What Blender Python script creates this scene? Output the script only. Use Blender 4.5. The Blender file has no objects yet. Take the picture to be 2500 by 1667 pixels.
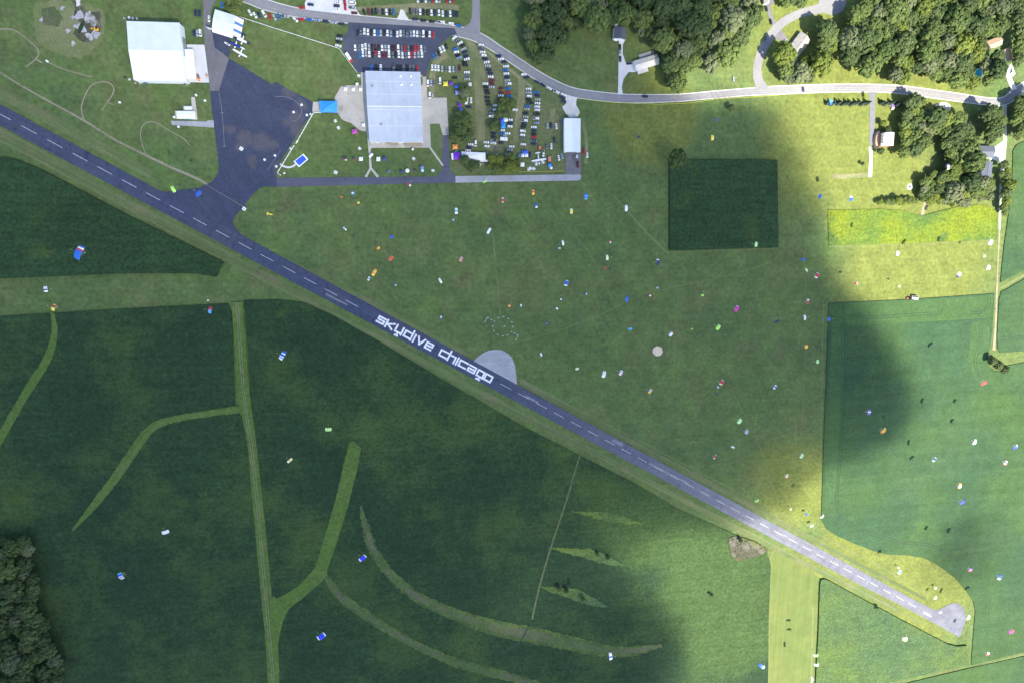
import bpy, bmesh, math, random
import numpy as np
from mathutils import Vector, Matrix, noise
from mathutils.geometry import tessellate_polygon
random.seed(7)
sc = bpy.context.scene
col = sc.collection
R = math.radians

# ---------------------------------------------------------------- camera
CAM_H = 495.0
FPX = 2500*20/36.0
K = (1.0e-4, 1.25e-4)                       # fall-off of scale to the right and down
kk = math.hypot(*K); TILT = math.atan(kk*FPX)
cd = (K[0]/kk, -K[1]/kk)
axis = Vector((-cd[1], cd[0], 0))
ROT = Matrix.Rotation(TILT, 3, axis)
if (ROT @ Vector((0, 0, -1))).xy.dot(Vector(cd)) < 0: ROT = Matrix.Rotation(-TILT, 3, axis)
cam = bpy.data.objects.new('camera', bpy.data.cameras.new('camera')); col.objects.link(cam)
cam.data.lens = 20; cam.data.sensor_width = 36
cam.data.clip_start = 1; cam.data.clip_end = 20000
cam.matrix_world = Matrix.Translation((0, 0, CAM_H)) @ ROT.to_4x4()
sc.camera = cam

# ---------------------------------------------------------------- light
EL = R(52); AZ = Vector((0.55, -0.835)).normalized()
SUN = Vector((AZ.x*math.cos(EL), AZ.y*math.cos(EL), math.sin(EL)))
world = bpy.data.worlds.new("World"); sc.world = world; world.use_nodes = True
nt = world.node_tree
sky = nt.nodes.new('ShaderNodeTexSky'); sky.sky_type = 'NISHITA'; sky.sun_disc = False
sky.sun_elevation = EL; sky.sun_rotation = math.atan2(AZ.x, AZ.y)
nt.links.new(sky.outputs[0], nt.nodes['Background'].inputs[0])
nt.nodes['Background'].inputs[1].default_value = 0.125
sun = bpy.data.objects.new('sun', bpy.data.lights.new('sun', 'SUN')); col.objects.link(sun)
sun.data.energy = 5.0; sun.data.angle = R(0.6); sun.data.color = (1, .93, .75)
sun.rotation_euler = SUN.to_track_quat('Z', 'Y').to_euler()
sc.view_settings.view_transform = 'Standard'; sc.view_settings.look = 'None'
sc.view_settings.gamma = 1; sc.view_settings.use_curve_mapping = False
sc.view_settings.exposure = 1.38
sc.cycles.volume_bounces = 2
sc.cycles.max_bounces = 6

# ---------------------------------------------------------------- helpers
def P(x, y, z=0.0):
    d = ROT @ Vector((x-1250, -(y-833.5), -FPX))
    t = (z-CAM_H)/d.z
    return Vector((d.x*t, d.y*t, z))
def crop(ox, oy, s): return lambda x, y: (ox+x/s, oy+y/s)
O = crop(0, 0, .9408)
c1 = crop(0, 0, 3.92); c2 = crop(500, 0, 7.84); cA = crop(800, 0, 6.72); cB = crop(1000, 60, 10.453)
cC = crop(1000, 200, 10.453); cD = crop(1200, 60, 10.453); cE = crop(1200, 200, 10.453)
cF = crop(1225, 300, 10.453); cG = crop(1075, 330, 10.453); c4 = crop(750, 150, 5.226)
cM = crop(1250, 0, 3.618); cR = crop(1850, 0, 3.618); cAp = crop(500, 130, 4.481)
cL = crop(900, 740, 6.03); c5 = crop(1740, 1250, 5.6); c6 = crop(2080, 1320, 5.6)
c7 = crop(1840, 1500, 4.704); cT = crop(2050, 420, 5.227); cV = crop(2050, 700, 5.227); cW = crop(2050, 980, 5.227)
cH = crop(2280, 200, 4.48); cS = crop(1840, 0, 7.84); cQ = crop(2100, 200, 7.84); cP = crop(680, 330, 5.6)
r1 = crop(560, 430, 5.6); r2 = crop(960, 430, 5.6); r3 = crop(1360, 430, 5.6); r4 = crop(1640, 560, 5.6)
r5 = crop(960, 690, 5.6); r6 = crop(1360, 690, 5.6); cX = crop(1740, 800, 7.35); cU = crop(1680, 980, 5.6)
cZ = crop(0, 380, 3.92); cBL = crop(0, 1267, 3.92); cN = crop(560, 700, 5.227); cJ = crop(560, 1000, 3.92)
cI = crop(560, 1300, 4.273); cY = crop(1100, 1300, 4.2); cK = crop(1080, 1060, 3.564); cB2 = crop(0, 740, 3.92)
def m(f, pts): return [f(*p) for p in pts]

def tag(o, label=None, cat=None, group=None, kind=None):
    if label: o['label'] = label
    if cat: o['category'] = cat
    if group: o['group'] = group
    if kind: o['kind'] = kind
    return o
def obj(name, verts, faces, mat, parent=None, mats=None, smooth=False, midx=None, loc=None):
    me = bpy.data.meshes.new(name); me.from_pydata([tuple(v) for v in verts], [], faces); me.update()
    for mm in (mats or [mat]): me.materials.append(mm)
    if midx: me.polygons.foreach_set('material_index', midx)
    if smooth: me.polygons.foreach_set('use_smooth', [True]*len(faces))
    o = bpy.data.objects.new(name, me); col.objects.link(o)
    if parent: o.parent = parent
    if loc is not None: o.location = loc
    return o
def empty(name, loc=(0, 0, 0), rz=0.0):
    o = bpy.data.objects.new(name, None); col.objects.link(o); o.location = loc; o.rotation_euler = (0, 0, rz)
    o.empty_display_size = .5
    return o
class MB:
    def __init__(s): s.v = []; s.f = []; s.mi = []; s.cur = 0
    def add(s, vs, fs):
        b = len(s.v); s.v += [tuple(v) for v in vs]; s.f += [tuple(i+b for i in f) for f in fs]; s.mi += [s.cur]*len(fs)
    def box(s, c, d, rz=0.0):
        cx, cy, cz = c; hx, hy, hz = d[0]/2, d[1]/2, d[2]/2; ca, sa = math.cos(rz), math.sin(rz)
        vs = [(cx+x*ca-y*sa, cy+x*sa+y*ca, cz+z) for z in (-hz, hz) for x, y in ((-hx, -hy), (hx, -hy), (hx, hy), (-hx, hy))]
        s.add(vs, [(3, 2, 1, 0), (4, 5, 6, 7), (0, 1, 5, 4), (1, 2, 6, 5), (2, 3, 7, 6), (3, 0, 4, 7)])
    def loft(s, rings, cap=True):
        n = len(rings[0]); vs = [p for r in rings for p in r]; fs = []
        for i in range(len(rings)-1):
            for j in range(n):
                k = (j+1) % n; fs.append((i*n+j, i*n+k, (i+1)*n+k, (i+1)*n+j))
        if cap: fs.append(tuple(reversed(range(n)))); fs.append(tuple((len(rings)-1)*n+j for j in range(n)))
        s.add(vs, fs)
    def tube(s, a, b, ra, rb=None, n=6):
        a, b = Vector(a), Vector(b); rb = ra if rb is None else rb
        d = (b-a).normalized(); u = d.orthogonal().normalized(); w = d.cross(u)
        s.loft([[p+(u*math.cos(t)+w*math.sin(t))*r for t in [2*math.pi*i/n for i in range(n)]] for p, r in ((a, ra), (b, rb))])
    def build(s, name, mat, parent=None, smooth=False, loc=None):
        mats = mat if isinstance(mat, list) else [mat]
        return obj(name, s.v, s.f, None, parent, mats, smooth, s.mi if len(mats) > 1 else None, loc)
def smoothpts(pts, n=5, closed=False):
    out = []; N = len(pts)
    for i in range(N if closed else N-1):
        g = (lambda k: pts[k % N]) if closed else (lambda k: pts[max(0, min(N-1, k))])
        p0, p1, p2, p3 = g(i-1), g(i), g(i+1), g(i+2)
        for j in range(n):
            t = j/n
            out.append(tuple(.5*((2*b)+(c-a)*t+(2*a-5*b+4*c-d)*t*t+(3*b-a-3*c+d)*t**3) for a, b, c, d in zip(p0, p1, p2, p3)))
    if not closed: out.append(tuple(pts[-1]))
    return out
LAY = [0.004]
def sheet(name, pts, mat, z=None, kind='structure', smooth=False, label=None, cat=None, h=None, jag=0, group=None):
    """ground polygon traced on the map; h = a raised stand of crop with side faces"""
    if smooth: pts = smoothpts(pts, 4, True)
    if jag:
        q = []
        for i, a in enumerate(pts):
            b = pts[(i+1) % len(pts)]; n = max(1, int(math.dist(a, b)/5))
            for j in range(n):
                t = j/n; x = a[0]+(b[0]-a[0])*t; y = a[1]+(b[1]-a[1])*t
                w = noise.noise_vector(Vector((x*.13, y*.13, 3)))
                q.append((x+w.x*jag, y+w.y*jag))
        pts = q
    if z is None: LAY[0] += .002; z = LAY[0]
    z2 = z if h is None else h
    top = [P(x, y, 0) for x, y in pts]
    for p in top: p.z = z2
    tris = tessellate_polygon([top])
    fs = []
    for t in tris:
        a, b, c = (top[i] for i in t)
        fs.append(tuple(t) if (b-a).cross(c-a).z > 0 else tuple(reversed(t)))
    vs = list(top)
    if h is not None:
        n = len(top); vs += [Vector((p.x, p.y, 0)) for p in top]
        ar = sum(top[i].x*top[(i+1) % n].y-top[(i+1) % n].x*top[i].y for i in range(n))
        for i in range(n):
            j = (i+1) % n
            fs.append((i, i+n, j+n, j) if ar > 0 else (j, j+n, i+n, i))
    o = obj(name, vs, fs, mat)
    return tag(o, label, cat, group, kind)
def ribpts(pts, n=5, sm=True):
    if sm: pts = smoothpts(pts, n)
    L = []; Rr = []
    for i, (x, y, w) in enumerate(pts):
        a = pts[max(0, i-1)]; b = pts[min(len(pts)-1, i+1)]
        dx, dy = b[0]-a[0], b[1]-a[1]; d = math.hypot(dx, dy) or 1
        L.append((x-dy/d*w/2, y+dx/d*w/2)); Rr.append((x+dy/d*w/2, y-dx/d*w/2))
    return L, Rr
def ribbon(name, pts, mat, z=None, kind='structure', label=None, cat=None, sm=True, n=5):
    if z is None: LAY[0] += .002; z = LAY[0]
    mb = MB()
    for q_, pp in enumerate(pts if isinstance(pts[0], list) else [pts]):
        L, Rr = ribpts(pp, n, sm)
        a = [P(*p) for p in L]; b = [P(*p) for p in Rr]
        for p in a+b: p.z = z+.0003*(q_ % 6)
        k = len(a); vs = a+b
        mb.add(vs, [(i, i+1, k+i+1, k+i) for i in range(k-1)])
    o = mb.build(name, mat)
    # face up
    me = o.data
    bm = bmesh.new(); bm.from_mesh(me); bm.normal_update()
    bmesh.ops.reverse_faces(bm, faces=[f for f in bm.faces if f.normal.z < 0]); bm.to_mesh(me); bm.free()
    return tag(o, label, cat, None, kind)

def rsheet(name, lists, mat, jag=1.5, **k):
    for pp in (lists if isinstance(lists[0], list) else [lists]):
        L, Rr = ribpts(pp, 4, True); sheet(name, L+Rr[::-1], mat, jag=jag, **k)
# ---------------------------------------------------------------- materials
def srgb(r, g, b):
    return tuple((c/12.92 if c <= .04045 else ((c+.055)/1.055)**2.4) for c in (r/255, g/255, b/255))
def plain(name, c, rough=.6, metal=0.0, var=.12, sc_=2.0):
    mt = bpy.data.materials.new(name); mt.use_nodes = True; t = mt.node_tree; b = t.nodes['Principled BSDF']
    b.inputs['Roughness'].default_value = rough; b.inputs['Metallic'].default_value = metal
    n = t.nodes.new('ShaderNodeTexNoise'); n.inputs['Scale'].default_value = sc_; n.inputs['Detail'].default_value = 4
    g = t.nodes.new('ShaderNodeNewGeometry'); t.links.new(g.outputs['Position'], n.inputs['Vector'])
    r = t.nodes.new('ShaderNodeValToRGB'); t.links.new(n.outputs[0], r.inputs[0])
    r.color_ramp.elements[0].position = .3; r.color_ramp.elements[1].position = .7
    r.color_ramp.elements[0].color = (*[x*(1-var) for x in c], 1); r.color_ramp.elements[1].color = (*[min(1, x*(1+var)) for x in c], 1)
    t.links.new(r.outputs[0], b.inputs['Base Color'])
    return mt
def mott(name, layers, base, grain=.25, gscale=.5, streaks=(), rough=.95, bump=0.0, bscale=.5, grain2=.12, g2scale=.08, gradx=None, spots=None):
    """layers: (colour, noise scale per metre, threshold, softness, opacity); streaks: (angle, along, across, strength)"""
    mt = bpy.data.materials.new(name); mt.use_nodes = True; t = mt.node_tree; N = t.nodes; Lk = t.links
    b = N['Principled BSDF']; b.inputs['Roughness'].default_value = rough
    try: b.inputs['Specular IOR Level'].default_value = .2
    except Exception: pass
    g = N.new('ShaderNodeNewGeometry'); pos = g.outputs['Position']
    rgb = N.new('ShaderNodeRGB'); rgb.outputs[0].default_value = (*base, 1); cur = rgb.outputs[0]
    seed = sum(ord(ch) for ch in name) % 97
    def nz(scale, det=4, vec=None, off=0):
        mp = N.new('ShaderNodeMapping'); mp.inputs['Location'].default_value = (seed*13+off*31, seed*7-off*17, 0)
        Lk.new(vec or pos, mp.inputs['Vector'])
        n = N.new('ShaderNodeTexNoise'); n.inputs['Scale'].default_value = scale; n.inputs['Detail'].default_value = det
        n.inputs['Roughness'].default_value = .6
        Lk.new(mp.outputs[0], n.inputs['Vector']); return n.outputs[0]
    for i, (c, s, th, so, op) in enumerate(layers):
        r = N.new('ShaderNodeMapRange'); r.inputs['From Min'].default_value = th-so; r.inputs['From Max'].default_value = th+so
        r.inputs['To Max'].default_value = op
        Lk.new(nz(s, 5, off=i+1), r.inputs['Value'])
        mx = N.new('ShaderNodeMix'); mx.data_type = 'RGBA'
        Lk.new(r.outputs[0], mx.inputs[0]); Lk.new(cur, mx.inputs[6]); mx.inputs[7].default_value = (*c, 1); cur = mx.outputs[2]
    def mixin(fac, c):
        nonlocal cur
        mx = N.new('ShaderNodeMix'); mx.data_type = 'RGBA'; Lk.new(fac, mx.inputs[0]); Lk.new(cur, mx.inputs[6]); mx.inputs[7].default_value = (*c, 1); cur = mx.outputs[2]
    if gradx:
        sx = N.new('ShaderNodeSeparateXYZ'); Lk.new(pos, sx.inputs[0]); r = N.new('ShaderNodeMapRange'); r.interpolation_type = 'SMOOTHSTEP'
        r.inputs['From Min'].default_value = gradx[0]; r.inputs['From Max'].default_value = gradx[1]; Lk.new(sx.outputs[0], r.inputs['Value'])
        w = N.new('ShaderNodeMath'); w.operation = 'MULTIPLY'; w2 = N.new('ShaderNodeMapRange'); Lk.new(nz(.05, 4, off=31), w2.inputs['Value'])
        w2.inputs['From Min'].default_value = .3; w2.inputs['From Max'].default_value = .6; w2.inputs['To Min'].default_value = .6
        Lk.new(r.outputs[0], w.inputs[0]); Lk.new(w2.outputs[0], w.inputs[1]); mixin(w.outputs[0], gradx[2])
    if spots:
        tot = None; amp = spots[2] if len(spots) > 2 else 90; wn = nz(1.1/amp, 5, off=41)
        for (px_, py_, rad_) in spots[1]:
            q = P(px_, py_); v = N.new('ShaderNodeVectorMath'); v.operation = 'DISTANCE'; Lk.new(pos, v.inputs[0]); v.inputs[1].default_value = (q.x, q.y, 0)
            ad = N.new('ShaderNodeMath'); ad.operation = 'MULTIPLY_ADD'; Lk.new(wn, ad.inputs[0]); ad.inputs[1].default_value = amp; Lk.new(v.outputs['Value'], ad.inputs[2])
            r = N.new('ShaderNodeMapRange'); r.interpolation_type = 'SMOOTHSTEP'; r.inputs['From Min'].default_value = rad_*.55+amp*.5; r.inputs['From Max'].default_value = rad_+amp*.6
            r.inputs['To Min'].default_value = 1; r.inputs['To Max'].default_value = 0; Lk.new(ad.outputs[0], r.inputs['Value'])
            if tot is None: tot = r.outputs[0]
            else:
                m_ = N.new('ShaderNodeMath'); m_.operation = 'MAXIMUM'; Lk.new(tot, m_.inputs[0]); Lk.new(r.outputs[0], m_.inputs[1]); tot = m_.outputs[0]
        mixin(tot, spots[0])
    def mult(val, amt):
        nonlocal cur
        r = N.new('ShaderNodeMapRange'); r.inputs['From Min'].default_value = .25; r.inputs['From Max'].default_value = .75
        r.inputs['To Min'].default_value = 1-amt; r.inputs['To Max'].default_value = 1+amt
        Lk.new(val, r.inputs['Value'])
        v = N.new('ShaderNodeVectorMath'); v.operation = 'SCALE'; Lk.new(cur, v.inputs[0]); Lk.new(r.outputs[0], v.inputs['Scale']); cur = v.outputs[0]
    if grain: mult(nz(gscale, 3, off=9), grain)
    if grain2: mult(nz(g2scale, 4, off=11), grain2)
    for (ang, al, ac, st) in streaks:
        mp = N.new('ShaderNodeMapping'); mp.vector_type = 'TEXTURE'; mp.inputs['Rotation'].default_value = (0, 0, R(ang))
        mp.inputs['Scale'].default_value = (1/al, 1/ac, 1); Lk.new(pos, mp.inputs['Vector'])
        mult(nz(1.0, 3, mp.outputs[0], off=13), st)
    Lk.new(cur, b.inputs['Base Color'])
    if bump:
        bp = N.new('ShaderNodeBump'); bp.inputs['Strength'].default_value = bump; bp.inputs['Distance'].default_value = .6
        Lk.new(nz(bscale, 3, off=21), bp.inputs['Height']); Lk.new(bp.outputs[0], b.inputs['Normal'])
    return mt

G1 = (.104, .142, .048)
M_grass = mott('mown_grass', [((.072, .118, .044), .012, .5, .12, .8), ((.140, .150, .060), .022, .60, .08, .5), ((.105, .165, .045), .035, .58, .08, .6),
               ((.115, .105, .052), .03, .63, .06, .45)], G1, .30, .32, ((2, .01, .35, .08), (-58, .006, .12, .08)), g2scale=.07, grain2=.20, spots=((.140, .164, .042), [(2035, 320, 88), (2140, 470, 70), (2250, 650, 105), (1960, 1180, 55), (2100, 1330, 60), (2260, 1430, 80), (1590, 275, 36), (1930, 1500, 90), (2200, 200, 90), (1960, 90, 60)]))  # spots: yellower turf, with sunlit brightness also put into its colour
M_lane = mott('lane_grass', [((.108, .148, .046), .02, .5, .12, .8), ((.16, .17, .055), .03, .62, .08, .5)], (.130, .158, .048), .16, .7, ((90, .01, .35, .12),))
M_lawn = mott('lawn_grass', [((.15, .16, .07), .03, .55, .1, .6), ((.07, .13, .05), .05, .6, .1, .6)], (.095, .15, .055), .2, .7, ((0, .02, .4, .1),))
M_verge = mott('verge_grass', [((.155, .155, .078), .04, .56, .08, .8)], (.108, .142, .055), .22, .6, ((-28.5, .004, .25, .25),))
M_corn = mott('corn', [((.020, .046, .018), .02, .5, .12, .7), ((.065, .10, .022), .03, .62, .07, .7)], (.028, .060, .024), .45, .42, ((1, .02, .28, .22),), bump=.9, bscale=.6)
M_crop = mott('row_crop', [((.015, .034, .017), .11, .62, .05, .55), ((.060, .098, .040), .16, .66, .04, .45), ((.018, .042, .020), .008, .48, .12, .75), ((.060, .098, .027), .012, .57, .10, .75), ((.075, .11, .02), .02, .68, .06, .45)], (.025, .054, .022), .38, .40, ((1, .02, .30, .14),), spots=((.044, .080, .026), [(1760, 1430, 75), (1690, 1320, 45), (1780, 1560, 60), (1560, 1300, 40)]), bump=.7, bscale=.45)  # spots put the sunlit zone's brightness into the crop colour
M_crop2 = mott('bean_crop', [((.025, .05, .025), .16, .66, .04, .6), ((.11, .15, .07), .2, .67, .04, .5), ((.10, .145, .025), .012, .55, .12, .7), ((.045, .085, .04), .03, .55, .10, .6), ((.03, .06, .03), .10, .64, .05, .5)], (.060, .105, .042), .40, .45, ((1, .05, .3, .12),), bump=.8, bscale=.4)
M_soy = mott('soy_crop', [((.052, .098, .028), .008, .55, .12, .8), ((.055, .098, .046), .012, .6, .08, .6)], (.036, .078, .038), .20, .35, ((3, .012, .14, .13), (88, .01, .06, .08)), bump=.35, bscale=.35)
M_yel = mott('bright_bean_crop', [((.08, .14, .03), .02, .50, .08, .8), ((.045, .10, .035), .035, .60, .05, .7)], (.140, .180, .018), .4, .45, ((1, .1, .8, .15),), bump=.7, bscale=.5)
M_water = mott('waterway_grass', [((.12, .15, .05), .03, .58, .08, .6), ((.2, .19, .14), .2, .72, .04, .6)], (.080, .138, .030), .34, .5, ())
M_weed = mott('dry_weeds', [((.065, .11, .035), .02, .48, .08, .9), ((.13, .12, .09), .05, .62, .08, .6)], (.095, .105, .06), .35, .7, ())
M_scrub = mott('dead_scrub', [((.15, .14, .12), .10, .56, .06, .8), ((.12, .125, .03), .05, .60, .05, .8), ((.015, .022, .015), .3, .60, .04, .8)], (.075, .075, .050), .5, .9, (), bump=1, bscale=.7)
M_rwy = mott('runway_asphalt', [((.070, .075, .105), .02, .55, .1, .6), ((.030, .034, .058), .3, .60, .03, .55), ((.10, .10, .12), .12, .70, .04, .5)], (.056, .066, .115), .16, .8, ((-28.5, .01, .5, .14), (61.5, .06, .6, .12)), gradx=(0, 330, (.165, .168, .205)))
M_rwy2 = mott('worn_runway_asphalt', [((.16, .155, .17), .03, .55, .1, .6), ((.07, .075, .11), .3, .62, .03, .5)], (.105, .108, .15), .15, .8, ((-28.5, .01, .5, .18),))
M_apron = mott('apron_asphalt', [((.060, .066, .098), .03, .60, .08, .6), ((.026, .030, .05), .4, .64, .02, .4)], (.050, .059, .100), .18, .5, ((-58, .02, .3, .08),), spots=((.086, .084, .105), [(597, 338, 7), (640, 345, 8), (665, 350, 4), (585, 355, 4), (615, 395, 5), (735, 255, 5), (722, 290, 7), (700, 300, 4), (706, 225, 6), (565, 318, 3), (550, 310, 2), (690, 415, 8), (725, 320, 7)], 14))
M_oldasph = mott('old_asphalt', [((.20, .19, .20), .03, .55, .12, .6), ((.10, .10, .11), .2, .62, .05, .5)], (.145, .14, .155), .15, .7, ((75, .02, .4, .12),))
M_lot = mott('lot_asphalt', [((.10, .105, .14), .04, .6, .08, .6)], (.062, .070, .105), .12, .8, ((2, .02, .4, .10),))
M_taxi = mott('taxiway_asphalt', [((.13, .13, .16), .04, .6, .08, .5)], (.095, .097, .135), .10, .8, ((1.5, .01, .6, .15),))
M_conc = mott('concrete', [((.36, .34, .31), .05, .55, .1, .6), ((.30, .29, .29), .3, .62, .05, .3)], (.44, .41, .37), .07, .8, ((0, .1, .3, .04),))
M_conc2 = mott('grey_concrete', [((.27, .27, .29), .05, .55, .1, .7), ((.20, .20, .22), .4, .62, .04, .5)], (.34, .34, .37), .10, .8, ((1.5, .02, .5, .10),))
M_white = mott('pale_concrete', [((.50, .49, .48), .05, .6, .1, .6)], (.60, .59, .60), .06, .8, ())
M_road = mott('road_asphalt', [((.27, .27, .28), .02, .55, .12, .6)], (.215, .21, .225), .10, .6, ())
M_rwear = plain('road_wheel_wear', (.25, .245, .255), .9, 0, .2, .3)
M_gravel = mott('gravel', [((.42, .40, .37), .1, .55, .1, .7)], (.60, .58, .55), .15, .8, ())
M_dirt = mott('dirt', [((.16, .15, .09), .05, .55, .1, .6)], (.27, .24, .17), .25, .6, ())
M_meadow = mott('dry_meadow', [((.10, .138, .05), .03, .5, .12, .8), ((.19, .18, .10), .05, .62, .06, .5)], (.135, .15, .068), .28, .4, ())
M_straw = mott('straw_ground', [((.125, .15, .065), .04, .50, .10, .9)], (.235, .22, .125), .22, .7, ((88, .02, .5, .12),))
M_sand = mott('sand', [((.56, .45, .33), .3, .55, .1, .6)], (.64, .53, .40), .14, .8, ())
M_mark = mott('worn_white_paint', [((.20, .21, .27), .9, .60, .03, .8)], (.74, .75, .80), .08, 1.2, ())
M_line = plain('white_paint_line', (.55, .56, .60), .8, 0, .2, .5)
M_line2 = plain('faded_paint_line', (.30, .31, .36), .8, 0, .2, .5)
M_tyre = plain('wheel_rut', (.20, .17, .12), .9, 0, .3, .3)
M_ruts = plain('crop_rut', (.020, .045, .022), .9, 0, .3, .3)
M_mow = mott('mown_line', [], (.150, .180, .072), .2, .4, ())
M_light = mott('trodden_grass', [((.11, .15, .05), .05, .5, .12, .8)], (.17, .18, .09), .2, .6, ())
M_ditch = plain('ditch_grass', (.085, .105, .045), .9, 0, .3, .3)

M_drive = plain('driveway_asphalt', (.155, .16, .19), .9, 0, .12, .4)

M_soy2 = mott('soy_headland', [((.045, .090, .040), .02, .5, .12, .7)], (.050, .102, .034), .2, .35, ((3, .012, .14, .10),), bump=.3, bscale=.35)
M_joint = plain('sealed_crack', (.022, .025, .042), .8, 0, .3, .3)
M_rock = mott('broken_concrete', [((.16, .16, .14), .25, .5, .06, .9)], (.40, .39, .40), .4, .6, ())
M_patch = mott('asphalt_patch', [((.13, .13, .15), .1, .5, .1, .8)], (.21, .21, .24), .15, .6, ())
M_pale = mott('pale_fringe', [((.05, .085, .028), .06, .5, .08, .9)], (.085, .125, .035), .4, .4, ())
# ---------------------------------------------------------------- cloud that shades the field
SH = m(O, [(-700, -700), (1640, -700), (1640, -40), (1600, 40), (1560, 110), (1470, 150), (1480, 210), (1560, 270), (1640, 292), (1740, 250), (1790, 245),
           (1835, 330), (1875, 430), (1912, 520), (1950, 590), (2000, 650), (2040, 700), (2052, 790), (2085, 880), (2080, 950), (2030, 1000),
           (1950, 1040), (1880, 1055), (1835, 1095), (1795, 1150), (1720, 1185), (1640, 1195), (1540, 1215), (1480, 1280), (1500, 1340),
           (1545, 1385), (1580, 1450), (1572, 1510), (1545, 1570), (1560, 1700), (1500, 2300), (-700, 2300)])
def build_cloud():
    off = Vector((SUN.x/SUN.z, SUN.y/SUN.z)); base = 1500.0
    poly = np.array([P(x, y).xy[:] for x, y in SH])
    lens = np.array([P(x/.9408, y/.9408).xy[:] for x, y in ((2215, 1270), (1400, 1400), (1250, 1300), (1620, 1290))])
    holes = [(*P(x/.9408, y/.9408).xy[:], r, s) for x, y, r, s in ((1210, 1450, 34, .45), (1300, 1310, 50, .30), (1400, 1200, 45, .22), (1180, 1470, 30, .30), (1050, 1440, 30, .15), (1330, 1480, 30, .25), (1470, 1390, 50, .25), (1430, 1330, 60, .35), (1250, 1360, 26, .25), (950, 1170, 40, .10), (480, 60, 190, .28), (850, 200, 150, .26), (100, 60, 160, .20), (1200, 180, 110, .20), (2000, 830, 75, -.35), (1850, 420, 50, -.25), (20, 1420, 150, -.40))]
    xs = np.arange(-1500, 1000, 22.0); ys = np.arange(-1300, 1300, 22.0)
    X, Y = np.meshgrid(xs, ys, indexing='ij'); inside = np.zeros(X.shape, bool); D = np.full(X.shape, 1e9)
    n = len(poly)
    for i in range(n):
        a, b = poly[i], poly[(i+1) % n]
        with np.errstate(divide='ignore', invalid='ignore'):
            c = ((a[1] > Y) != (b[1] > Y)) & (X < (b[0]-a[0])*(Y-a[1])/(b[1]-a[1]+1e-12)+a[0])
        inside ^= c
        ab = b-a; t = np.clip(((X-a[0])*ab[0]+(Y-a[1])*ab[1])/(ab@ab), 0, 1)
        D = np.minimum(D, np.hypot(X-a[0]-t*ab[0], Y-a[1]-t*ab[1]))
    S = np.where(inside, D, -D)
    T = np.zeros(X.shape)
    for i in range(X.shape[0]):
        for j in range(X.shape[1]):
            p = Vector((X[i, j]*.006, Y[i, j]*.006, 1.7)); w = noise.fractal(p, 1, 2, 3)
            s = S[i, j]+w*26
            k = max(0, min(1, (s+6)/30)); k = k*k*(3-2*k)
            big = 1+.16*noise.noise(Vector((X[i, j]*.0022, Y[i, j]*.0022, 5)))+.10*noise.noise(p*2.2)
            q = 1.0
            for hx, hy, hr, hs in holes: q -= hs*math.exp(-((X[i, j]-hx)**2+(Y[i, j]-hy)**2)/hr**2)
            T[i, j] = 100*k*big*max(.15, q)
    d = np.hypot(X-lens[0][0], Y-lens[0][1]); T += 34*np.clip(1-d/58, 0, 1)
    vid = {}; vs = []; fs = []
    def V(i, j, top):
        t = T[i, j]; key = (i, j, top if t > .5 else 0)
        if key not in vid:
            vid[key] = len(vs); t = t if t > .5 else 0
            vs.append((X[i, j]+off.x*base, Y[i, j]+off.y*base, base+(t*.72 if top else -t*.28)))
        return vid[key]
    for i in range(X.shape[0]-1):
        for j in range(X.shape[1]-1):
            if max(T[i, j], T[i+1, j], T[i, j+1], T[i+1, j+1]) > .5:
                q = [(i, j), (i+1, j), (i+1, j+1), (i, j+1)]
                for top in (1, 0):
                    f = []
                    for c in q:
                        v = V(*c, top)
                        if v not in f: f.append(v)
                    if len(f) > 2: fs.append(tuple(f) if top else tuple(reversed(f)))
    mt = bpy.data.materials.new('cloud_vapour'); mt.use_nodes = True; t = mt.node_tree
    t.nodes.remove(t.nodes['Principled BSDF'])
    v = t.nodes.new('ShaderNodeVolumePrincipled'); v.inputs['Density'].default_value = CLOUD_D
    v.inputs['Color'].default_value = (.97, .98, 1, 1); v.inputs['Anisotropy'].default_value = .3
    t.links.new(v.outputs[0], t.nodes['Material Output'].inputs['Volume'])
    o = obj('cloud', vs, fs, mt); tag(o, 'broad grey cloud above the airfield that shades its western half', None, None, 'stuff')
CLOUD_D = .0245
build_cloud()

# ---------------------------------------------------------------- ground
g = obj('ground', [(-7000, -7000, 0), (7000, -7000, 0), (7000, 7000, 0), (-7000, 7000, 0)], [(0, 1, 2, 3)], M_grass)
tag(g, kind='structure')
def stuff(name, pts, mat, h, label, **k): return sheet(name, pts, mat, h=h, kind='stuff', label=label, **k)
stuff('corn_field', m(O, [(-90, 335), (0, 362), (40, 368), (100, 392), (200, 445), (300, 498), (420, 556), (515, 603), (498, 636), (450, 628), (300, 628), (0, 640), (-90, 644)]), M_corn, 2.0, 'dark green corn field between the runway and the west grass lane', jag=1.2)
stuff('crop_field', m(O, [(-90, 731), (0, 727), (240, 712), (525, 697), (533, 720), (541, 930), (556, 960), (572, 1010), (583, 1150), (598, 1300), (614, 1450), (622, 1640), (-90, 1640)]), M_crop, .8, 'dark green crop field left of the long rutted track', jag=.8)
stuff('crop_field', m(O, [(560, 690), (640, 688), (700, 695), (760, 722), (860, 778), (1000, 862), (1100, 920), (1200, 978), (1320, 1040), (1450, 1105), (1560, 1170), (1680, 1222), (1760, 1262), (1770, 1300), (1765, 1400), (1762, 1640), (648, 1640), (641, 1560), (634, 1440), (621, 1340), (608, 1200), (592, 1050), (578, 930), (570, 800)]), M_crop, .8, 'large dark crop field below the runway, crossed by curved grassy strips', jag=.8)
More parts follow.
